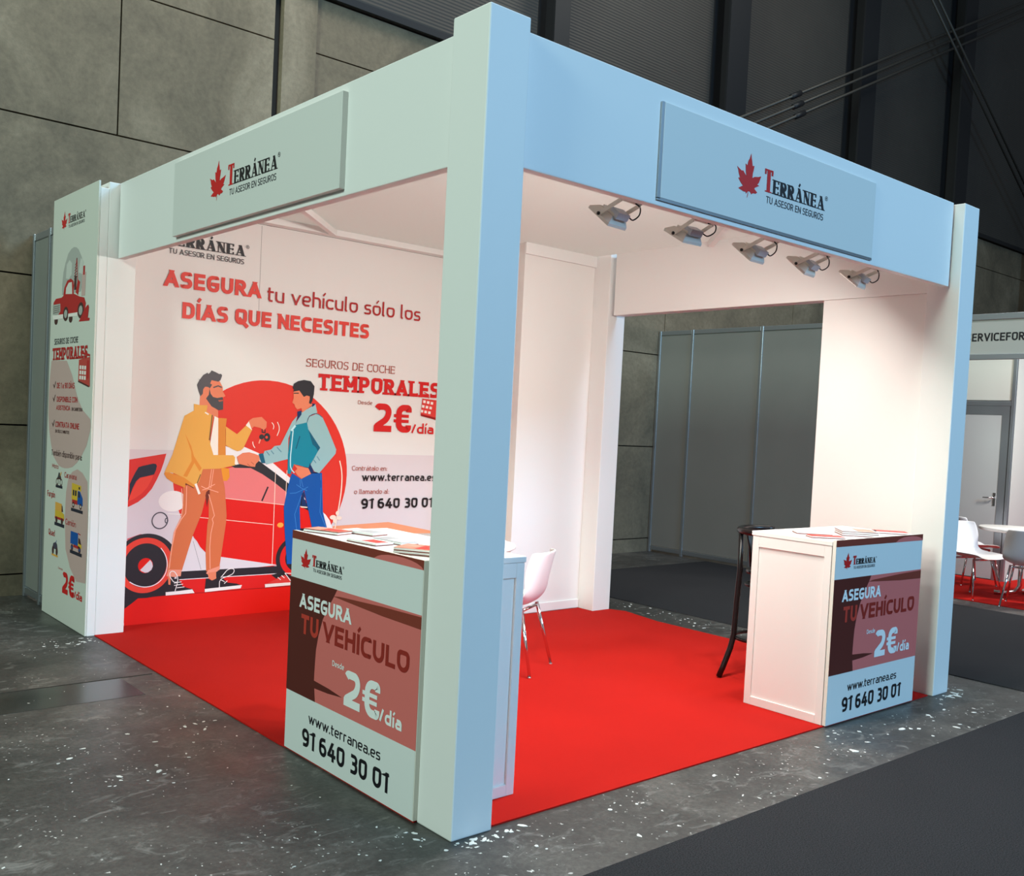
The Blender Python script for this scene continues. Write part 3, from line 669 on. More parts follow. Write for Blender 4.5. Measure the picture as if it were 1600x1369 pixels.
# octanorm partitions ------------------------------------------------
def partition(name, lab, x, ys, H, group=None, back=1):
    """a run of grey panels between aluminium posts in a plane of constant x, facing -x"""
    t = thing(name, lab, 'partition', (x, ys[-1], 0), 0, group); y0 = ys[-1]
    for y in ys:
        h = MB().use(ALU); prof = .02
        h.box(-prof, y - y0 - prof, 0, prof, y - y0 + prof, H, .006); h.build('post', t)
    for a, b in zip(ys[:-1], ys[1:]):
        lo, hi = sorted((a, b)); h = MB().use(GREYP); h.box(-.004, lo - y0 + .02, .09, .004, hi - y0 - .02, H - .06); h.build('panel', t)
        for z in (.03, H - .06):
            h = MB().use(ALU); h.box(-.014, lo - y0 + .02, z, .014, hi - y0 - .02, z + .055, .004); h.build('rail', t)
    return t
partition('grey_partition', 'grey panel partition with aluminium posts seen through the booth doorway', 7.8, [5.82, 5.27, 4.2, 3.2, 2.2], 2.98)
partition('grey_partition', 'grey panel partition with aluminium posts behind the tall white banner', -.045, [5.80, 5.36, 5.17], 2.99)

# aisle carpets -------------------------------------------------------
m = MB().use(GREYC)
m.box(-6, -9, 0, 7.75, -.50, .006); m.box(7.75, -9, 0, 24, -1.2, .006); m.box(4.62, -.50, 0, 7.75, 4.82, .006)
tag(m.build('aisle_carpet'), 'charcoal grey carpet running along the aisle and behind the booth', 'carpet')
def slab(mb, pts, z0, z1):
    n = len(pts); mb.add([(x, y, z0) for x, y in pts] + [(x, y, z1) for x, y in pts], [tuple(range(n - 1, -1, -1)), tuple(range(n, 2 * n))] + [(i, (i + 1) % n, n + (i + 1) % n, n + i) for i in range(n)])
m = MB().use(REDC)
slab(m, [(.206, .025), (3.90, .025), (3.915, .222), (3.94, .99), (4.12, 1.6), (4.12, 2.5), (4.21, 2.96), (4.14, 3.095), (3.93, 3.095), (3.93, 3.27), (3.08, 3.27), (3.08, 4.29), (.176, 4.29), (.176, 4.09), (-.03, 4.09), (-.022, 1.35), (-.012, 1.30), (-.012, .233), (.206, .233)], 0, .007)
tag(m.build('red_carpet'), 'bright red carpet covering the floor of the white corner booth', 'carpet')
m = MB().use(REDC); slab(m, [(8.15, -1.15), (14, -1.15), (14, 2.1), (10.06, 2.1), (10.06, 2.75), (8.15, 2.75)], 0, .006)
tag(m.build('red_carpet'), 'red carpet of the neighbouring stand under the chrome chairs', 'carpet')
m = MB().use(mat('damp_floor_patch', (50, 50, 49), .22, noise=.35, nscale=3)); m.box(-12, 2.52, 0, -.25, 2.915, .0012); m.build('trim_5', kind='structure')
m = MB().use(DARKGAP); m.box(-12, 2.922, 0, -.06, 2.934, .0016); m.build('trim_6', kind='structure')

rnd = random.Random(11); m = MB().use(mat('white_paint_flake', (224, 222, 216), .7))
def flakes(n, x0, y0, x1, y1, s0, s1):
    for _ in range(n):
        cx, cy = rnd.uniform(x0, x1), rnd.uniform(y0, y1); s_ = s0 + (s1 - s0) * rnd.random() ** 3; k = rnd.randint(4, 7); a0 = rnd.uniform(0, 6.28); st = rnd.uniform(1, 2.4); ro = rnd.uniform(0, 3.14)
        P = []
        for i in range(k):
            a = a0 + 6.283 * i / k; r_ = s_ * rnd.uniform(.55, 1.1); px, py = r_ * math.cos(a) * st, r_ * math.sin(a); P.append((cx + px * math.cos(ro) - py * math.sin(ro), cy + px * math.sin(ro) + py * math.cos(ro)))
        slab(m, P, 0.0002, .0012 + s_ * .05)
FL = mat('white_paint_flake', (224, 222, 216), .7)
flakes(26, -.06, -.08, .22, -.022, .004, .014); flakes(7, .215, -.07, .36, -.02, .004, .014); flakes(22, 3.86, -.085, 4.16, -.03, .004, .018)
flakes(80, .2, -.45, 4.4, -.04, .002, .012); flakes(18, 2.4, -.42, 3.5, -.07, .006, .022); flakes(40, -1.7, -.45, .2, -.03, .002, .008)
tag(m.build('paint_flakes', kind='stuff'), 'white paint flakes strewn along the concrete strip before the right fascia', 'debris')
m = MB().use(FL); flakes(10, -.12, .02, -.055, .24, .003, .010); flakes(26, -.42, 3.86, -.06, 4.06, .004, .012); flakes(120, -2.4, .2, -.07, 3.9, .002, .009); flakes(50, -1.0, 1.2, -.1, 1.9, .002, .012); flakes(30, -1.7, .02, -.1, .3, .002, .008)
tag(m.build('paint_flakes', kind='stuff'), 'white paint flakes strewn over the concrete floor left of the booth', 'debris')
m = MB().use(FL); flakes(60, 4.26, 1.5, 4.57, 3.5, .003, .013); flakes(9, 4.16, -.03, 4.3, .25, .004, .014)
tag(m.build('paint_flakes', kind='stuff'), 'white paint flakes on the concrete beyond the booth doorway', 'debris')
# ------------------------------------------------------------------ the booth shell
CARPET = .0075
def post(name, lab, x0, y0, x1, y1, H, extra=None):
    t = MB().use(WHITE); t.box(x0, y0, 0, x1, y1, H, .006)
    return tag(t.build(name), lab, 'column', 'white booth columns')
post('booth_column', 'thick white corner column nearest the camera between both fascias', 0, 0, .204, .23, 3.2)
post('booth_column', 'white column closing the right end of the blue-lit fascia', 3.918, 0, 4.122, .22, 3.172)
post('booth_column', 'white inner column in the back corner beside the open doorway', 3.935, 3.1, 4.15, 3.3, 3.17)
p = MB().use(WHITE); p.box(-.083, 4.094, 0, -.026, 4.29, 3.112, .004); p.box(-.026, 4.094, 0, .173, 4.29, 3.16, .005)
tag(p.build('booth_column'), 'white column at the left end carrying the tall printed banner', 'column', 'white booth columns')

p = MB().use(WHITE); p.box(.0435, .231, 2.64, .095, 4.080, 3.16, .004)
tag(p.build('fascia_board'), 'long white fascia over the left open side of the booth', 'fascia', 'white fascia boards')
p = MB().use(WHITE); p.box(.205, .065, 2.645, 3.898, .115, 3.178, .004)
tag(p.build('fascia_board'), 'long white fascia over the right open side of the booth', 'fascia', 'white fascia boards')
p = MB().use(WHITE); p.box(3.93, .222, 2.62, 4.05, 3.03, 3.155, .003)
tag(p.build('fascia_board'), 'white inner header board above the rear doorway', 'fascia', 'white fascia boards')

m = MB().use(WALLW); m.box(.174, 4.297, 0, 3.10, 4.35, 3.10)
m.use(DARKGAP).box(1.213, 4.2965, 2.3, 1.215, 4.2975, 3.09)
m.build('wall_back_booth', kind='structure')
m = MB().use(WALLW); m.box(3.10, 3.29, .0, 3.933, 3.34, 3.151); m.box(3.10, 3.34, 0, 3.15, 4.35, 3.151); m.use(WALLW).box(3.933, 3.301, 0, 3.98, 4.35, 3.151)
m.build('wall_storage', kind='structure')
m = MB().use(WALLW); m.box(3.945, .221, 0, 3.99, .985, 2.619); m.build('wall_right', kind='structure')
m = MB().use(WHITE); m.box(3.10, 3.275, CARPET, 3.93, 3.2895, .085, .004); m.build('baseboard_storage', kind='structure')
m = MB().use(WHITE); m.box(3.085, 3.262, 3.055, 3.932, 3.2895, 3.151, .003); m.build('trim_1', kind='structure')
m = MB().use(WHITE); m.box(.174, 4.19, 3.101, 3.10, 4.29, 3.150, .003); m.build('trim_2', kind='structure')
def brace(name, a, b):
    a, b = Vector(a), Vector(b); d_ = (b - a) / 2; n_ = Vector((-d_.y, d_.x, 0)).normalized() * .022
    h = MB().use(WHITE); h.obox((a + b) / 2, d_, n_, (0, 0, .024)); h.build(name, kind='structure')
brace('trim_3', (.12, 2.50, 3.118), (1.80, 4.19, 3.118)); brace('trim_4', (2.15, .13, 3.125), (3.91, 2.0, 3.125))
m = MB().use(CANVAS); m.box(.10, .12, 3.152, 3.93, 4.29, 3.158); m.build('ceiling', kind='structure')

# ------------------------------------------------------------------ signs on the fascias
PSR = Plane((0, .0545, 0), (1, 0, 0), (0, 0, 1)); PSL = Plane((.0135, 0, 0), (0, -1, 0), (0, 0, 1))
t = thing('sign_board', 'raised sign board with maple leaf logo on the right fascia', 'sign', (2.0, .06, 2.68))
h = MB().use(BOARD); h.box(1.07 - 2, -.0055, 0, 2.92 - 2, .005, .427, .002); h.build('board', t)
h = MB().use(ALU)
for a in ((1.052, 2.675, 1.0695, 3.107), (1.052, 2.668, 2.92, 2.6795)): h.box(a[0] - 2, -.0045, a[1] - 2.68, a[2] - 2, .005, a[3] - 2.68)
h.build('frame', t, kind=None)
class Local(Plane):
    """a plane whose points are given in the frame of a parent standing at base"""
    def __init__(s, pl, base): s.o = pl.o - Vector(base); s.u = pl.u; s.v = pl.v; s.n = pl.n
logo(t, Local(PSR, (2.0, .06, 2.68)), 1.6158, 2.8032, 1, 1)
t = thing('sign_board', 'raised sign board with maple leaf logo on the left fascia', 'sign', (.028, 2.06, 2.67))
h = MB().use(BOARD); h.box(-.0145, -.985, 0, .0155, .985, .445, .002); h.build('board', t)
logo(t, Local(PSL, (.028, 2.06, 2.67)), -2.5155, 2.8057, 1.05, 1.01)

# ------------------------------------------------------------------ mural
C_ = {k: mat('print_' + k, v, .5, spec=.3) for k, v in dict(amber=(236, 172, 78), amberd=(230, 142, 48), amberd2=(226, 140, 52), beard=(74, 72, 76), black=(36, 26, 34), blue=(0, 84, 165), bluel=(70, 145, 215), brown=(128, 88, 48), cream=(255, 226, 205), cuffp=(240, 152, 124), darkskin=(196, 92, 62), dgrey=(82, 76, 84), disc=(226, 52, 38), dred=(150, 14, 12), flesh=(233, 132, 96), grey=(168, 160, 164), hair=(86, 82, 86), hair2=(42, 40, 46), icy=(196, 238, 244), lgrey=(226, 218, 220), maroon=(112, 40, 24), mauve=(222, 211, 213), navy=(36, 40, 56), navy2=(12, 46, 96), ochre=(240, 152, 40), offw=(244, 236, 230), orange=(250, 168, 66), peach=(240, 160, 118), peachl=(250, 172, 142), pink=(236, 124, 122), pinkd=(206, 96, 104), red=(228, 22, 10), red2=(224, 28, 24), red3=(222, 62, 56), rust=(217, 114, 68), shirt=(250, 240, 228), sky=(152, 192, 196), skyd=(92, 140, 158), tail=(222, 48, 40), tail2=(236, 68, 50), teal=(0, 136, 160), tealdk=(8, 94, 122), white=(244, 238, 238), tred=(226, 72, 62), tredd=(178, 44, 44), trust=(170, 76, 60), tredk=(212, 30, 30), tblack=(28, 18, 20)).items()}
PM = Plane((0, 4.2965, 0), (1, 0, 0), (0, 0, 1))
t = thing('wall_mural', 'printed back wall picture of two men shaking hands by a red car', 'mural', (1.6, 4.2965, 0)); LP = Local(PM, (1.6, 4.2965, 0))
NAMES = dict(backdrop='printed_backdrop', disc='printed_disc', ground='printed_ground', car='printed_car', man='printed_man', youth='printed_youth', plant='printed_plant', youth_shoe='printed_shoe', calendar='printed_calendar')
LAB = dict(man='bearded man in an orange jacket holding out car keys', youth='dark haired man in a teal vest shaking hands', car='red and white car behind the two men', disc='large red disc behind the two men')
parts = {}; lift = .0003
for s in MURAL:
    part, kind, c = s[0], s[1], C_[s[2]]; mb = parts.setdefault(part, MB()); lift += .00004
    if kind == 'p':
        q = s[3]; patch(mb, LP, c, [(q[i] / 1000, q[i + 1] / 1000) for i in range(0, len(q), 2)], lift)
    elif kind == 'e':
        u, v, a, b = [x / 1000 for x in s[4]]
        if u - a < .18:   # an outline running out of the print is cut at its edge
            P = [(u + a * math.cos(2 * math.pi * k / 64), v + b * math.sin(2 * math.pi * k / 64)) for k in range(64)]
            patch(mb, LP, c, [(max(.18, x), y) for x, y in P], lift)
        else: disc(mb, LP, c, u, v, a, b, lift, 64, s[3] / 1000 * .75 if s[3] else None)
    else:
        q = s[4]; stroke(mb, LP, c, [(q[i] / 1000, q[i + 1] / 1000) for i in range(0, len(q), 2)], s[5] / 1000, lift, s[3])
for k, mb in parts.items():
    o = mb.build(NAMES[k], t)
    if k in LAB: o['label'] = LAB[k]
for text, style, tt, c, u0, u1, v, hh in MTEXT:
    mb = MB(); write(mb, LP, C_[c], text, u0, u1, v, hh, style, tt, .0075); mb.build('lettering', t)
logo(t, LP, .19, 2.767, 1.137, 1.137, .0075)

# ------------------------------------------------------------------ tall banner at the left end
t = thing('banner_panel', 'tall narrow printed banner at the far left end of the booth', 'banner', (-.09, 4.612, 0)); B0 = (-.09, 4.612, 0)
PB = Local(Plane((-.096, 0, 0), (0, -1, 0), (0, 0, 1)), B0)
h = MB().use(mat('banner_print_board', (214, 216, 206), .5)); h.box(-.006, 4.094 - 4.612, .003, .006, 5.13 - 4.612, 3.157, .001); h.build('board', t)
logo(t, PB, -4.9266, 2.908, .70, .63, .001)
BPINK = mat('print_faded_rose', (204, 172, 166), .5); BGREY = mat('print_soft_grey', (176, 178, 172), .5); BRED = mat('print_banner_red', (186, 34, 36), .5); BDK = mat('print_dark_brown', (72, 40, 40), .5)
mm_ = lambda L_: [(a / 1000, b / 1000) for a, b in L_]
h = MB()
patch(h, PB, BPINK, mm_([(-5071, 1939), (-4692, 1932), (-4553, 1823), (-4413, 1661), (-4295, 1579), (-4118, 1518), (-4105, 1470), (-4119, 1426), (-4183, 1328), (-4283, 1253), (-4380, 1199), (-4480, 1162), (-4570, 1147), (-4657, 1141), (-4740, 1143), (-4812, 1153), (-4946, 1212), (-5017, 1302), (-5079, 1412), (-5110, 1524), (-5115, 1675), (-5105, 1789)]), .0008)
patch(h, PB, BPINK, mm_([(-4561, 1084), (-4477, 1127), (-4364, 1153), (-4249, 1134), (-4134, 1080), (-4100, 834), (-4100, 571), (-4110, 371), (-4311, 355), (-4464, 432), (-4581, 554), (-4620, 782), (-4609, 969)]), .0008)
h.build('printed_backdrop', t)
h = MB()   # round grey badge with the little red breakdown truck
patch(h, PB, BGREY, mm_([(-4858, 2425), (-4862, 2500), (-4840, 2590), (-4803, 2650), (-4736, 2719), (-4670, 2745), (-4606, 2754), (-4545, 2745), (-4497, 2725), (-4421, 2662), (-4380, 2600), (-4370, 2500), (-4420, 2420)]), .0008)
patch(h, PB, mat('print_pale_grey', (206, 208, 200), .5), mm_([(-4775, 2540), (-4700, 2530), (-4640, 2560), (-4640, 2640), (-4700, 2670), (-4765, 2640)]), .001)
patch(h, PB, mat('print_pale_grey', (206, 208, 200), .5), mm_([(-4480, 2560), (-4390, 2540), (-4380, 2630), (-4440, 2660)]), .001)
patch(h, PB, BPINK, mm_([(-4400, 2385), (-4320, 2385), (-4315, 2550), (-4395, 2555)]), .0011)
stroke(h, PB, BRED, mm_([(-4357, 2590), (-4357, 2540)]), .035, .0012)
for i in range(6): stroke(h, PB, BDK, mm_([(-4580 + i * 3, 2520 + i * 20), (-4505 - i * 4, 2535 + i * 20)]), .005, .0012)
stroke(h, PB, BRED, mm_([(-4600, 2420), (-4560, 2520), (-4530, 2665)]), .014, .0012); stroke(h, PB, BRED, mm_([(-4470, 2420), (-4500, 2520), (-4528, 2665)]), .014, .0012)
stroke(h, PB, BDK, mm_([(-4545, 2450), (-4545, 2530)]), .05, .0013); stroke(h, PB, BRED, mm_([(-4500, 2420), (-4470, 2490)]), .06, .0013)
patch(h, PB, BRED, mm_([(-4830, 2400), (-4804, 2475), (-4739, 2521), (-4654, 2530), (-4592, 2508), (-4575, 2400)]), .0014)
patch(h, PB, mat('print_glass_pale', (226, 222, 214), .5), mm_([(-4767, 2425), (-4759, 2470), (-4701, 2503), (-4628, 2503), (-4610, 2415)]), .0016)
patch(h, PB, BRED, mm_([(-5081, 2330), (-5060, 2380), (-5006, 2405), (-4864, 2405), (-4779, 2425), (-4559, 2412), (-4438, 2385), (-4334, 2372), (-4295, 2330), (-4310, 2285), (-4475, 2260), (-4702, 2262), (-5060, 2290)]), .0015)
patch(h, PB, BGREY, mm_([(-5081, 2363), (-4890, 2362), (-4884, 2305), (-4941, 2277), (-5073, 2290)]), .0017)
for v in (2300, 2315, 2330, 2345): stroke(h, PB, BDK, mm_([(-5060, v), (-4905, v + 3)]), .004, .0018)
patch(h, PB, C_['offw'], mm_([(-5080, 2282), (-4814, 2279), (-4811, 2246), (-5060, 2250)]), .0018); patch(h, PB, C_['offw'], mm_([(-4702, 2276), (-4475, 2275), (-4472, 2249), (-4700, 2253)]), .0018)
for u, v, r_ in ((-4751, 2278, .05), (-4405, 2285, .055)):
    disc(h, PB, BDK, u / 1000, v / 1000, r_ * 1.25, r_ * 1.05, .0019, 28); disc(h, PB, BGREY, u / 1000, v / 1000, r_ * .75, r_ * .62, .002, 24)
for u in (-4985, -4630): disc(h, PB, BDK, u / 1000, 2.238, .042, .03, .0016, 20)
patch(h, PB, BRED, mm_([(-4440, 2207), (-4364, 2253), (-4346, 2270), (-4272, 2310), (-4239, 2316), (-4222, 2297), (-4241, 2225), (-4201, 2221), (-4207, 2203)]), .0021)
h.build('printed_truck', t)['label'] = 'small red breakdown truck on a grey badge'
h = MB(); write(h, PB, mat('print_grey', (60, 62, 68)), 'SEGUROS DE COCHE', -5.009, -4.442, 2.058, .043, 'slab', .15, .002); h.build('lettering', t)
h = MB(); write(h, PB, BRED, 'TEMPORALES', -5.046, -4.224, 1.941, .091, 'slab', .26, .002); h.build('lettering', t)
h = MB(); CALR = mat('print_calendar_red', (196, 70, 62), .5)
patch(h, PB, CALR, mm_([(-4408, 1934), (-4165, 1950), (-4150, 1740), (-4410, 1785)]), .0014); patch(h, PB, BDK, mm_([(-4410, 1787), (-4170, 1748), (-4172, 1737), (-4412, 1775)]), .0016)
stroke(h, PB, BRED, mm_([(-4370, 1985), (-4250, 1970), (-4170, 1960)]), .016, .0023)
for r_ in range(3):
    for c_ in range(3):
        u = -4.385 + c_ * .052; v = 1.893 - r_ * .036 - c_ * .002
        patch(h, PB, C_['offw'], [(u, v), (u + .038, v - .001), (u + .037, v - .028), (u - .001, v - .026)], .0017)
patch(h, PB, BRED, mm_([(-4225, 1925), (-4180, 1925), (-4185, 1800), (-4228, 1795)]), .0016)
h.build('printed_calendar', t)
for txt, u0, u1, v, hh in (('DE 1 a 90 DÍAS', -4.913, -4.49, 1.728, .042), ('DISPONIBLE CON', -4.903, -4.414, 1.627, .04), ('ASISTENCIA', -4.908, -4.573, 1.567, .034), ('CONTRATA ONLINE', -4.92, -4.357, 1.437, .042)):
    h = MB(); write(h, PB, BRED, txt, u0, u1, v, hh, 'sans', .2, .002); h.build('lettering', t)
    if txt != 'ASISTENCIA':
        h = MB(); stroke(h, PB, BDK, [(-4.998, v + .028), (-4.975, v + .005), (-4.945, v + .05)], .011, .002); h.build('check_mark', t)
for txt, u0, u1, v, hh in (('EN CARRETERA', -4.538, -4.293, 1.567, .024), ('EN SÓLO 2 MINUTOS', -4.915, -4.578, 1.395, .023)):
    h = MB(); write(h, PB, BDK, txt, u0, u1, v, hh, 'sans', .2, .002); h.build('lettering', t)
h = MB(); write(h, PB, BDK, 'También disponible para:', -4.995, -4.272, 1.221, .042, 'sans', .15, .002); h.build('lettering', t)
for txt, u0, u1, v, hh in (('Moto', -4.965, -4.81, 1.126, .032), ('Caravana', -4.656, -4.376, 1.074, .04), ('Furgón', -5.07, -4.872, .902, .045), ('Camión', -4.596, -4.359, .735, .042), ('Quad', -5.006, -4.851, .613, .044)):
    h = MB(); write(h, PB, BRED, txt, u0, u1, v, hh, 'sans', .15, .002); h.build('lettering', t)
NV = mat('print_navy', (28, 48, 100), .5); YL = mat('print_yellow', (226, 184, 52), .5); YD = mat('print_amber', (204, 146, 44), .5); BL = mat('print_blue', (42, 104, 176), .5)
def icon(name, fn): h_ = MB(); fn(h_); h_.build(name, t)
R4 = lambda h_, c, u0, v0, u1, v1, d=.0012: patch(h_, PB, c, [(u0, v0), (u1, v0), (u1, v1), (u0, v1)], d)
def i_moto(h_):
    R4(h_, NV, -4.865, .985, -4.70, 1.005); disc(h_, PB, BDK, -4.83, 1.03, .03, .027, .0013, 20, .009); disc(h_, PB, BDK, -4.735, 1.03, .03, .027, .0013, 20, .009)
    patch(h_, PB, BDK, [(-4.84, 1.05), (-4.73, 1.05), (-4.75, 1.08), (-4.80, 1.085)], .0014); patch(h_, PB, C_['grey'], [(-4.82, 1.06), (-4.76, 1.06), (-4.77, 1.10), (-4.80, 1.10)], .0015); stroke(h_, PB, YD, [(-4.76, 1.08), (-4.735, 1.105)], .012, .0015)
def i_caravan(h_):
    R4(h_, NV, -4.48, .845, -4.215, .868); R4(h_, YL, -4.475, .93, -4.34, 1.035); patch(h_, PB, YL, [(-4.475, 1.02), (-4.265, 1.0), (-4.265, 1.04), (-4.475, 1.048)], .0013); patch(h_, PB, BL, [(-4.34, .905), (-4.22, .90), (-4.225, .955), (-4.29, 1.0), (-4.34, 1.0)], .0014); R4(h_, BRED, -4.46, .90, -4.33, .93, .0013)
    for u in (-4.45, -4.40): R4(h_, NV, u, .96, u + .035, 1.0, .0015)
    patch(h_, PB, NV, [(-4.325, .955), (-4.285, .955), (-4.30, .995), (-4.325, .995)], .0016); R4(h_, NV, -4.32, 1.012, -4.29, 1.03, .0016)
    for u in (-4.43, -4.265): disc(h_, PB, BDK, u, .893, .024, .022, .0017, 20); disc(h_, PB, C_['offw'], u, .893, .01, .009, .0018, 14)
def i_van(h_):
    R4(h_, NV, -4.867, .70, -4.627, .725); patch(h_, PB, YD, [(-4.86, .80), (-4.70, .80), (-4.70, .872), (-4.86, .876)], .0012); patch(h_, PB, YL, [(-4.86, .765), (-4.63, .765), (-4.64, .80), (-4.69, .812), (-4.86, .815)], .0014); patch(h_, PB, BDK, [(-4.70, .815), (-4.665, .815), (-4.685, .86), (-4.70, .862)], .0015); R4(h_, BRED, -4.86, .75, -4.64, .768, .0015)
    for u in (-4.82, -4.685): disc(h_, PB, BDK, u, .745, .025, .024, .0016, 20)
def i_lorry(h_):
    R4(h_, NV, -4.475, .54, -4.205, .565); R4(h_, BL, -4.47, .61, -4.30, .70); patch(h_, PB, YL, [(-4.295, .60), (-4.215, .60), (-4.22, .63), (-4.295, .645)], .0013); patch(h_, PB, BDK, [(-4.29, .63), (-4.225, .625), (-4.255, .665), (-4.29, .67)], .0014); R4(h_, BRED, -4.40, .59, -4.27, .61, .0013); stroke(h_, PB, BRED, [(-4.30, .70), (-4.25, .695)], .008, .0013)
    for u in (-4.43, -4.26): disc(h_, PB, BDK, u, .585, .027, .024, .0016, 20); disc(h_, PB, BL, u, .585, .012, .011, .0017, 14)
def i_quad(h_):
    R4(h_, YD, -4.915, .465, -4.76, .48); patch(h_, PB, mat('print_slate', (70, 66, 84), .5), [(-4.90, .52), (-4.77, .52), (-4.785, .56), (-4.82, .575), (-4.88, .56)], .0012); stroke(h_, PB, BL, [(-4.82, .57), (-4.80, .588)], .006, .0013)
    for u in (-4.885, -4.79): disc(h_, PB, BDK, u, .507, .024, .03, .0014, 20)
for nm, fn in (('printed_motorbike', i_moto), ('printed_caravan', i_caravan), ('printed_van', i_van), ('printed_lorry', i_lorry), ('printed_quad_bike', i_quad)): icon(nm, fn)
h = MB(); write(h, PB, BRED, 'Desde', -4.74, -4.63, .387, .014, 'sans', .15, .002); h.build('lettering', t)
h = MB(); write(h, PB, C_['tredk'], '2€', -4.625, -4.345, .225, .158, 'sans', .26, .002); h.build('lettering', t)
h = MB(); write(h, PB, C_['tredk'], '/día', -4.345, -4.171, .231, .055, 'sans', .22, .002); h.build('lettering', t)

# ------------------------------------------------------------------ the two counters
KP = {k: mat('counter_print_' + k, v, .45) for k, v in dict(paper=(222, 226, 224), brown=(132, 54, 40), deep=(90, 32, 25), rose=(216, 112, 106), brick=(192, 60, 46), umber=(150, 38, 28), white=(238, 240, 238), ink=(16, 16, 24)).items()}
CT = {'strip': [(0, 1058), (1000, 1058), (1000, 1019), (0, 1019)], 'ell': [(664, 1019), (690, 1032), (718, 1040), (764, 1047), (815, 1050), (869, 1050), (920, 1046), (956, 1040), (985, 1031), (1000, 1019)],
 'img': [(0, 834), (1000, 837), (1000, 288), (0, 286)], 'sil': [(0, 834), (400, 836), (376, 800), (335, 745), (293, 680), (263, 600), (247, 528), (243, 464), (241, 412), (241, 378), (256, 286), (0, 286)],
 'wedge': [(369, 801), (420, 808), (734, 823), (1000, 830), (1000, 780), (737, 784), (490, 795)], 'wedge2': [(235, 384), (365, 377), (473, 365), (358, 353), (237, 348)]}
def counter(name, lab, W, D, H, front, loc):
    """a frame-and-panel white counter; 'front' is the printed board: 'x' means it faces -x, 'y' faces -y"""
    t_ = thing(name, lab, 'counter', loc, 0, 'white counters with printed fronts')
    X_, Y_ = (D, W) if front == 'x' else (W, D)
    h_ = MB().use(LAMIN); h_.box(.011, .011, .004, X_ - .011, Y_ - .011, H - .028); h_.build('carcass', t_)
    # raised stiles and rails round each face, a sunk panel inside
    def frame(face):
        h2 = MB().use(LAMIN); s_, r_, dp = .045, .05, .012
        a1 = X_ if face in ('-y', '+y') else Y_
        q_ = dp + .0005 if (face[1] == front) else 0.0
        for lo, hi, z0, z1 in ((q_, s_, 0, H - .028), (a1 - s_, a1 - q_, 0, H - .028), (s_, a1 - s_, 0, r_), (s_, a1 - s_, H - .028 - r_ * 1.3, H - .028)):
            if face == '-y': h2.box(lo, 0, z0, hi, dp, z1, .002)
            if face == '+y': h2.box(lo, Y_ - dp, z0, hi, Y_, z1, .002)
            if face == '-x': h2.box(0, lo, z0, dp, hi, z1, .002)
            if face == '+x': h2.box(X_ - dp, lo, z0, X_, hi, z1, .002)
        h2.build('side_frame', t_)
    for f in (('-y', '+y', '+x') if front == 'x' else ('-x', '+x', '+y')): frame(f)
    h_ = MB().use(LAMIN); h_.box(-.004, -.004, H - .027, X_ + .006, Y_ + .006, H, .003); h_.build('worktop', t_)
    h_ = MB().use(mat('foam_board_edge', (226, 224, 214), .6))
    if front == 'x': h_.box(-.026, -.002, .002, -.0045, Y_, H + .008, .001); pl = Plane((-.026, Y_, 0), (0, -1, 0), (0, 0, 1))
    else: h_.box(0, -.026, .002, X_, -.0045, H + .008, .001); pl = Plane((0, -.026, 0), (1, 0, 0), (0, 0, 1))
    fb = h_.build('front_board', t_)
    K = lambda L_: [(a / 1000 * W, b / 1000) for a, b in L_]
    h_ = MB(); patch(h_, pl, KP['paper'], K([(2, 3), (998, 3), (998, 1056), (2, 1056)]), .0006)
    patch(h_, pl, KP['brown'], K(CT['strip']), .001); patch(h_, pl, KP['rose'], K(CT['ell']), .0014); patch(h_, pl, KP['rose'], K(CT['img']), .001)
    patch(h_, pl, KP['deep'], K(CT['sil']), .0014); patch(h_, pl, KP['brown'], K(CT['wedge']), .0018); patch(h_, pl, KP['deep'], K(CT['wedge2']), .0018)
    h_.build('printed_picture', t_)
    def L_(txt, c, a, b, v, hh, tt, style='sans'):
        q = MB(); write(q, pl, KP[c], txt, a / 1000 * W, b / 1000 * W, v / 1000, hh / 1000, style, tt, .0024); q.build('lettering', t_)
    L_('ASEGURA', 'white', 93, 519, 702, 67, .235); L_('TU', 'brick', 112, 262, 581, 92, .24); L_('VEHÍCULO', 'umber', 300, 937, 583, 90, .235)
    L_('Desde', 'white', 387, 480, 489, 25, .17); L_('2€', 'white', 488, 756, 338, 160, .24); L_('/día', 'white', 752, 906, 340, 60, .22)
    L_('www.terranea.es', 'ink', 210, 771, 175, 49, .15); L_('91 640 30 01', 'ink', 160, 830, 56, 86, .21)
    logo(t_, pl, .082 * W, .886, .45 * W, .456, .0024)
    return t_
CH = 1.049
counter('reception_counter', 'white reception counter with printed front beside the near corner column', 1.085, .512, CH, 'x', (.005, .228, CARPET * 0 + .0))
counter('reception_counter', 'white reception counter with printed front before the right end column', 1.005, .53, CH, 'y', (2.662, .038, 0))
for o in S.objects:
    if o.name.startswith('reception_counter'): o.location.z = CARPET

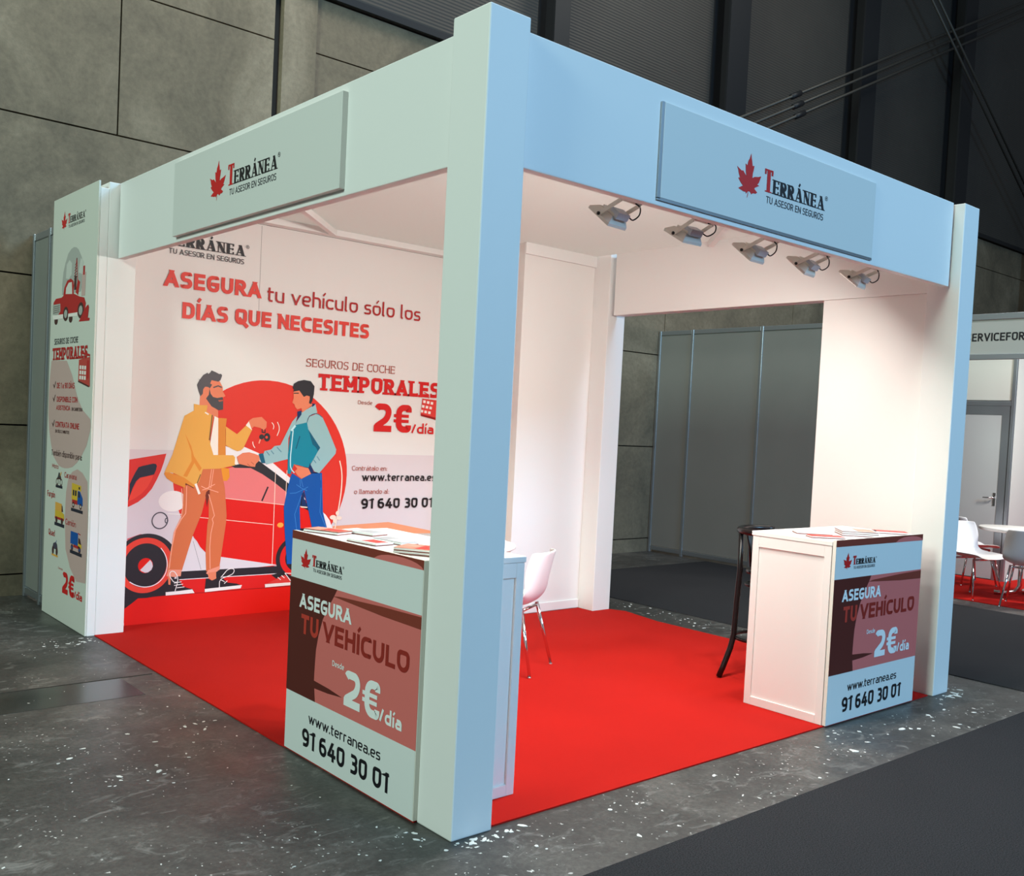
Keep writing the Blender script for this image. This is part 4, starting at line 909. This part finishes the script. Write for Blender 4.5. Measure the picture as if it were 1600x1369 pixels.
# ------------------------------------------------------------------ leaflets on the counters
LEAFR = mat('leaflet_red', (214, 60, 48), .4, noise=.25, nscale=30); LEAFW = mat('leaflet_paper', (236, 234, 230), .5); LEAFP = mat('leaflet_pink', (228, 150, 128), .4, noise=.3, nscale=24); LEAFD = mat('leaflet_edge', (120, 54, 40), .6); LEAFG = mat('leaflet_grey', (170, 172, 174), .45)
ZC = CH + CARPET
def leaflets(lab, x, y, rz, w_, l_, hh, topm, group, cover=None, n=None):
    t_ = thing('leaflet_stack', lab, 'leaflets', (x, y, ZC + .0008), rz, group)
    h_ = MB(); n = n or max(1, int(hh / .004)); rnd = random.Random(int(x * 1000 + y * 77))
    for i in range(n):
        dx, dy = rnd.uniform(-.003, .003), rnd.uniform(-.003, .003)
        h_.use(LEAFW if i % 3 else LEAFD); h_.box(-w_ / 2 + dx, -l_ / 2 + dy, i * hh / n, w_ / 2 + dx, l_ / 2 + dy, (i + .92) * hh / n)
    h_.build('sheets', t_)
    h_ = MB().use(topm); h_.box(-w_ / 2, -l_ / 2, hh, w_ / 2, l_ / 2, hh + .0008)
    if cover: h_.use(cover).box(-w_ / 2 + .012, -l_ / 2 + .01, hh + .0008, w_ / 2 - .02, l_ * .05, hh + .0016)
    h_.build('cover', t_)
gl, gr = 'leaflet stacks on the near counter', 'leaflet stacks on the right counter'
leaflets('orange red leaflets at the far left end of the near counter', .115, 1.215, .35, .105, .21, .016, LEAFP, gl, LEAFR)
leaflets('white leaflets with grey cover behind the orange red ones', .27, 1.13, .25, .105, .21, .014, LEAFW, gl, LEAFG)
leaflets('thin half red, half white leaflet stack amid the near counter top', .10, .82, .1, .10, .21, .012, LEAFW, gl, LEAFR)
leaflets('pale grey leaflets beside the thin red and white stack on the near counter', .225, .80, .1, .10, .21, .012, LEAFG, gl, LEAFW)
leaflets('thick orange red leaflet stack touching the near corner column', .13, .45, .55, .15, .21, .026, LEAFP, gl, LEAFR)
leaflets('red leaflet at the front left corner of the right counter', 2.80, .165, .9, .10, .20, .010, LEAFR, gr)
leaflets('white leaflets at the left edge of the right counter top', 2.92, .33, .8, .12, .21, .014, LEAFW, gr, LEAFG)
leaflets('taller white leaflet pile in the middle of the right counter', 3.18, .19, .75, .21, .21, .028, LEAFW, gr, LEAFP)
leaflets('grey leaflets right of the white pile on the right counter', 3.40, .30, .5, .11, .21, .012, LEAFG, gr)
leaflets('red leaflet near the right end of the right counter', 3.54, .165, .7, .11, .2, .012, LEAFR, gr)

# ------------------------------------------------------------------ chairs
def shell_chair(name, lab, material, group):
    """one-piece moulded shell on four splayed tapered legs; faces +x"""
    t_ = thing(name, lab, 'chair', (0, 0, 0), 0, group)
    prof = [(.235, .430, .36), (.20, .446, .40), (.10, .438, .44), (0, .428, .46), (-.09, .425, .465), (-.16, .440, .465), (-.205, .480, .46), (-.232, .55, .455), (-.255, .64, .45), (-.275, .72, .43), (-.292, .78, .40), (-.297, .80, .37)]
    nu = 14; vs = []; fs = []
    for i, (x, z, wd) in enumerate(prof):
        back = max(0, min(1, (z - .46) / .2)) if i > 4 else 0
        for j in range(nu + 1):
            s_ = -1 + 2 * j / nu; cu = abs(s_) ** 3
            lift_ = .055 * cu * (1 - back) * (0.35 + .65 * min(1, i / 3)); wrap = .075 * cu * back
            vs.append((x + wrap, s_ * wd / 2, z + lift_))
    for i in range(len(prof) - 1):
        for j in range(nu): a = i * (nu + 1) + j; fs.append((a, a + 1, a + nu + 2, a + nu + 1))
    h_ = MB().use(material); h_.sm = True; h_.add(vs, fs); o = h_.build('shell', t_)
    so = o.modifiers.new('thickness', 'SOLIDIFY'); so.thickness = .012; so.offset = 1
    sb = o.modifiers.new('smooth', 'SUBSURF'); sb.levels = 1; sb.render_levels = 2
    for sx, sy in ((1, 1), (1, -1), (-1, 1), (-1, -1)):
        h_ = MB().use(CHROME); h_.tube([(sx * .13 - .02, sy * .15, .428), (sx * .22 - .03, sy * .215, .008)], [.013, .010], 12); h_.tube([(sx * .22 - .03, sy * .215, .008), (sx * .2203 - .03, sy * .2153, .0)], [.012, .012], 12); h_.build('leg', t_)
    h_ = MB().use(CHROME); h_.tube([(.11, -.15, .418), (.11, .15, .418)], .011, 10); h_.tube([(-.15, -.15, .412), (-.15, .15, .412)], .011, 10); h_.build('seat_frame', t_)
    return t_
ch = shell_chair('shell_chair', 'white moulded shell chair on the red booth carpet behind the near counter', SHELL, 'white shell chairs')
ch.location = (1.955, 1.975, CARPET); ch.rotation_euler.z = math.atan2(.88, -.48)
for (x, y, a, lab) in ((8.45, 1.75, -1.9, 'white moulded shell chair facing the aisle at the neighbouring stand table'), (8.36, 1.17, .25, 'shell chair at the right picture edge with its back to the aisle'), (9.5, 2.25, -.6, 'shell chair half hidden behind the right column at the neighbouring stand')):
    c = copy_tree(ch); c.location = (x, y, .0065); c.rotation_euler.z = a; c['label'] = lab
# round table the booth chair faces
t = thing('round_table', 'white round table mostly hidden behind the near counter and column', 'table', (1.95, 2.675, CARPET))
h = MB().use(LAMIN); h.lathe((0, 0, 0), [(.0, .715), (.42, .715), (.485, .722), (.50, .732), (.50, .745), (.492, .752), (0, .752)], 56); h.build('tabletop', t)
h = MB().use(CHROME); h.lathe((0, 0, 0), [(.035, .02), (.035, .713)], 20); h.build('pedestal', t)
h = MB().use(CHROME); h.lathe((0, 0, 0), [(.26, 0), (.26, .008), (.20, .018), (.036, .03)], 40); h.build('foot', t)

# ------------------------------------------------------------------ bar stool
t = thing('bar_stool', 'black bentwood bar stool standing behind the right counter', 'stool', (3.272, .830, CARPET + .006))
CS = lambda a: (math.cos(math.radians(a)), math.sin(math.radians(a)))
def leg(a, top, k=1.0):
    h_ = MB().use(BLACKW); c_, s_ = CS(a); P = [(.318, 0), (.292, .07), (.25, .2), (.232, .29)] + ([(.226, .5), (.216, .72), (.22, .97)] if top > .8 else [(.17, top)])
    h_.tube([(c_ * r_ * k, s_ * r_ * k, z) for r_, z in P], [.019] * len(P), 12); h_.build('leg', t)
leg(142, .97); leg(49, .70); leg(229, .70, .82); leg(319, .70, .82)
h = MB().use(BLACKW); h.lathe((0, 0, 0), [(0, .695), (.15, .695), (.168, .702), (.172, .716), (.165, .73), (.14, .734), (0, .728)], 40); h.build('seat', t)
h = MB().use(BLACKW); h.tube([(.165 * CS(a)[0], .165 * CS(a)[1], .625) for a in range(0, 361, 12)], .010, 10, False); h.build('seat_ring', t)
h = MB().use(BLACKW); h.tube([(.222 * CS(a)[0], .222 * CS(a)[1], .27) for a in range(0, 361, 12)], .0115, 10, False); h.build('foot_ring', t)
h = MB().use(BLACKW); P = [(.222 * CS(a)[0], .222 * CS(a)[1], .985) for a in range(34, 246, 10)]; h.tube(P, [.016] + [.0225] * (len(P) - 2) + [.014], 12); h.build('back_rail', t)
for a in (100, 178):
    h = MB().use(BLACKW); c_, s_ = CS(a); h.tube([(c_ * .15, s_ * .15, .725), (c_ * .165, s_ * .165, .86), (c_ * .185, s_ * .185, .94), (c_ * .22, s_ * .22, .98)], .010, 10); h.build('back_spindle', t)
for a in (42, 236):
    h = MB().use(BLACKW); c_, s_ = CS(a); h.tube([(c_ * .205, s_ * .205, .945), (c_ * .205, s_ * .205, .972)], .009, 10); h.build('bolt', t)

# ------------------------------------------------------------------ floodlights under the right fascia
FLB = mat('floodlight_housing', (222, 216, 206), .5); FLD = mat('floodlight_driver_box', (186, 194, 204), .4)
GLASS = mat('floodlight_glass', (255, 240, 224), .3, emit=3.0)
p = MB().use(ALU); p.box(.22, .117, 2.668, 3.90, .150, 2.684, .002)
tag(p.build('mounting_rail'), 'slim aluminium rail fixed inside the right fascia carrying the floodlights', 'rail')
def floodlight(lab, x, tilt, yaw, power, cable):
    t_ = thing('floodlight', lab, 'lamp', (x, .168, 2.6692), yaw, 'floodlights under the right fascia')
    t_.scale = (.76, .76, .76)
    ca, sa = math.cos(math.radians(tilt)), math.sin(math.radians(tilt))
    piv = Vector((0, .165, -.075)); up = Vector((0, sa, ca)); nf = Vector((0, ca, -sa))   # plate's long direction, glass normal
    A = Vector((1, 0, 0))
    def loc(a, b, c): return piv + A * a + up * b + nf * c
    h_ = MB().use(FLB); w1, w2, hh = .088, .066, .10
    fr = [loc(sx * w1, sy * hh, .022) for sx, sy in ((-1, -1), (1, -1), (1, 1), (-1, 1))]; md = [loc(sx * w1, sy * hh, .004) for sx, sy in ((-1, -1), (1, -1), (1, 1), (-1, 1))]; bk = [loc(sx * w2, -.08 if sy < 0 else .05, -.035) for sx, sy in ((-1, -1), (1, -1), (1, 1), (-1, 1))]
    h_.add(fr + md + bk, [(0, 1, 2, 3), (4, 5, 1, 0), (5, 6, 2, 1), (6, 7, 3, 2), (7, 4, 0, 3), (8, 9, 5, 4), (9, 10, 6, 5), (10, 11, 7, 6), (11, 8, 4, 7), (11, 10, 9, 8)])
    for k in range(-3, 4): h_.obox(loc(k * .018, -.02, -.042), A * .0025, up * .055, nf * .009)
    h_.build('housing', t_)
    h_ = MB().use(GLASS); h_.obox(loc(0, 0, .0235), A * (w1 - .015), up * (hh - .015), nf * .001); h_.build('glass', t_)
    h_ = MB().use(FLD); h_.obox(loc(.0, -.065, -.055), A * .055, up * .036, nf * .021); h_.build('driver_box', t_)
    h_ = MB().use(FLB)
    for sx in (-1, 1):
        a0 = loc(sx * .094, 0, 0); a1 = Vector((sx * .094, .0, -.010)); d_ = (a1 - a0) / 2; sd = d_.cross(A).normalized() * .013
        h_.obox((a0 + a1) / 2, A * .0025, d_, sd)
    h_.obox((0, 0, -.010), (.096, 0, 0), (0, .013, 0), (0, 0, .0025)); h_.obox((0, -.018, -.006), (.03, 0, 0), (0, .03, 0), (0, 0, .004)); h_.build('yoke', t_)
    h_ = MB().use(RUBBER)
    for sx in (-1, 1): h_.tube([loc(sx * .096, 0, 0), loc(sx * .104, 0, 0)], .011, 10)
    h_.build('knob', t_)
    h_ = MB().use(RUBBER); e = loc(.07, -.085, -.06)
    P = [e, e + Vector((.035 * cable, -.01, -.012)), e + Vector((.075 * cable, -.03, .02)), e + Vector((.06 * cable, -.045, .06)), Vector((.03, -.015, -.016))]
    Q = []
    for i in range(len(P) - 1):
        p0, p1, p2, p3 = P[max(i - 1, 0)], P[i], P[i + 1], P[min(i + 2, len(P) - 1)]
        for k in range(6):
            s_ = k / 6; Q.append(.5 * ((2 * p1) + (p2 - p0) * s_ + (2 * p0 - 5 * p1 + 4 * p2 - p3) * s_ * s_ + (3 * p1 - p0 - 3 * p2 + p3) * s_ ** 3))
    h_.tube(Q + [P[-1]], .0045, 8); h_.build('cable', t_)
    l = bpy.data.lights.new('floodlight_beam', 'AREA'); l.shape = 'RECTANGLE'; l.size = .15; l.size_y = .15; l.energy = power; l.color = (1.0, .95, .89); l.spread = math.radians(178)
    o = bpy.data.objects.new('floodlight_beam', l); COL.objects.link(o); o.parent = t_; o.location = loc(0, 0, .03); o.rotation_euler = nf.to_track_quat('-Z', 'Y').to_euler()
FP = 26.5
floodlight('floodlight nearest the corner column under the right fascia', 1.0, 51, .10, FP * 1.15, .8)
floodlight('second floodlight from the corner column, cable looped wide', 1.525, 60, -.05, FP * 1.15, 1.1)
floodlight('middle floodlight of the five under the right fascia', 2.09, 50, .08, FP, .8)
floodlight('second floodlight from the right end column', 2.60, 48, .15, FP * .85, 1.3)
floodlight('floodlight nearest the right end column, cable hanging in a loop', 3.16, 50, .2, FP * .42, 1.6)

# ------------------------------------------------------------------ neighbouring stand
NW = mat('pale_partition', (206, 204, 194), .55); NG = mat('door_grey', (178, 178, 176), .5); NF = mat('fascia_grey', (190, 189, 181), .5)
t = thing('stand_fascia', 'grey lettered fascia of the neighbouring stand at the right edge', 'fascia', (7.8, 0, 2.52))
h = MB().use(NF); h.box(-.006, -1.0, .055, .006, 2.1, .40); h.build('fascia_panel', t)
h = MB().use(ALU); h.box(-.02, -1.0, 0, .02, 2.1, .055, .004); h.build('rail', t)
h = MB().use(ALU); h.box(-.02, -1.0, .40, .02, 2.1, .462, .004); h.build('rail', t)
h = MB().use(ALU); h.box(-.02, -1.04, -2.52, .02, -1.0, .465, .004); h.build('post', t)
h = MB(); PN = Local(Plane((7.794, 0, 0), (0, -1, 0), (0, 0, 1)), (7.8, 0, 2.52)); write(h, PN, mat('print_black', (22, 20, 26)), 'SERVICEFOR', -1.715, -1.142, 2.706, .082, 'sans', .2, .001); h.build('lettering', t)
t = thing('stand_cabin', 'grey walled cabin with a door at the back of the neighbouring stand', 'cabin', (10.1, 2.12, 0))
h = MB().use(NW); h.box(-.004, .045, 2.22, .004, .68, 2.72); h.box(-.004, .68, 0, .004, 3.2, 2.98); h.build('wall_panel', t)
h = MB().use(NW); h.box(.02, -.006, 0, 3.5, .006, 2.98); h.build('side_panel', t)
for y in (.02, .66):
    h = MB().use(ALU); h.box(-.02, y - .022, 0, .02, y + .022, 2.98, .005); h.build('post', t)
h = MB().use(ALU); h.box(-.016, .04, 2.15, .016, .64, 2.21, .004); h.build('rail', t)
h = MB().use(ALU)
h.box(-.012, .05, 0, .012, .14, 2.15); h.box(-.012, .14, 2.04, .012, .64, 2.15); h.build('door_frame', t)
h = MB().use(NG); h.box(-.008, .142, .01, .008, .64, 2.038, .002); d_ = h.build('door', t)
h = MB().use(CHROME); h.box(-.014, .155, .92, -.008, .185, 1.08); h.tube([(-.012, .17, 1.02), (-.05, .17, 1.02), (-.05, .29, 1.015)], .009, 10); h.build('handle', d_)
t = thing('oval_table', 'white topped oval table on chrome legs at the right picture edge', 'table', (9.05, 1.42, .0065))
h = MB().use(LAMIN); h.lathe((0, 0, 0), [(0, .71), (.54, .71), (.56, .72), (.56, .74), (.55, .747), (0, .747)], 48, .75, 1.0); h.build('tabletop', t)
for k in range(4):
    a = k * math.pi / 2 + .5; c_, s_ = math.cos(a), math.sin(a)
    h = MB().use(CHROME); h.tube([(c_ * .09, s_ * .09, .705), (c_ * .09, s_ * .09, .12), (c_ * .13, s_ * .13, .05), (c_ * .22, s_ * .22, .026), (c_ * .34, s_ * .34, .0245)], .024, 12); h.build('leg', t)
area('neighbour_stand_lamp', (9.0, .2, 2.9), (9.6, 1.2, 0.6), .5, 95, (1.0, .97, .92))
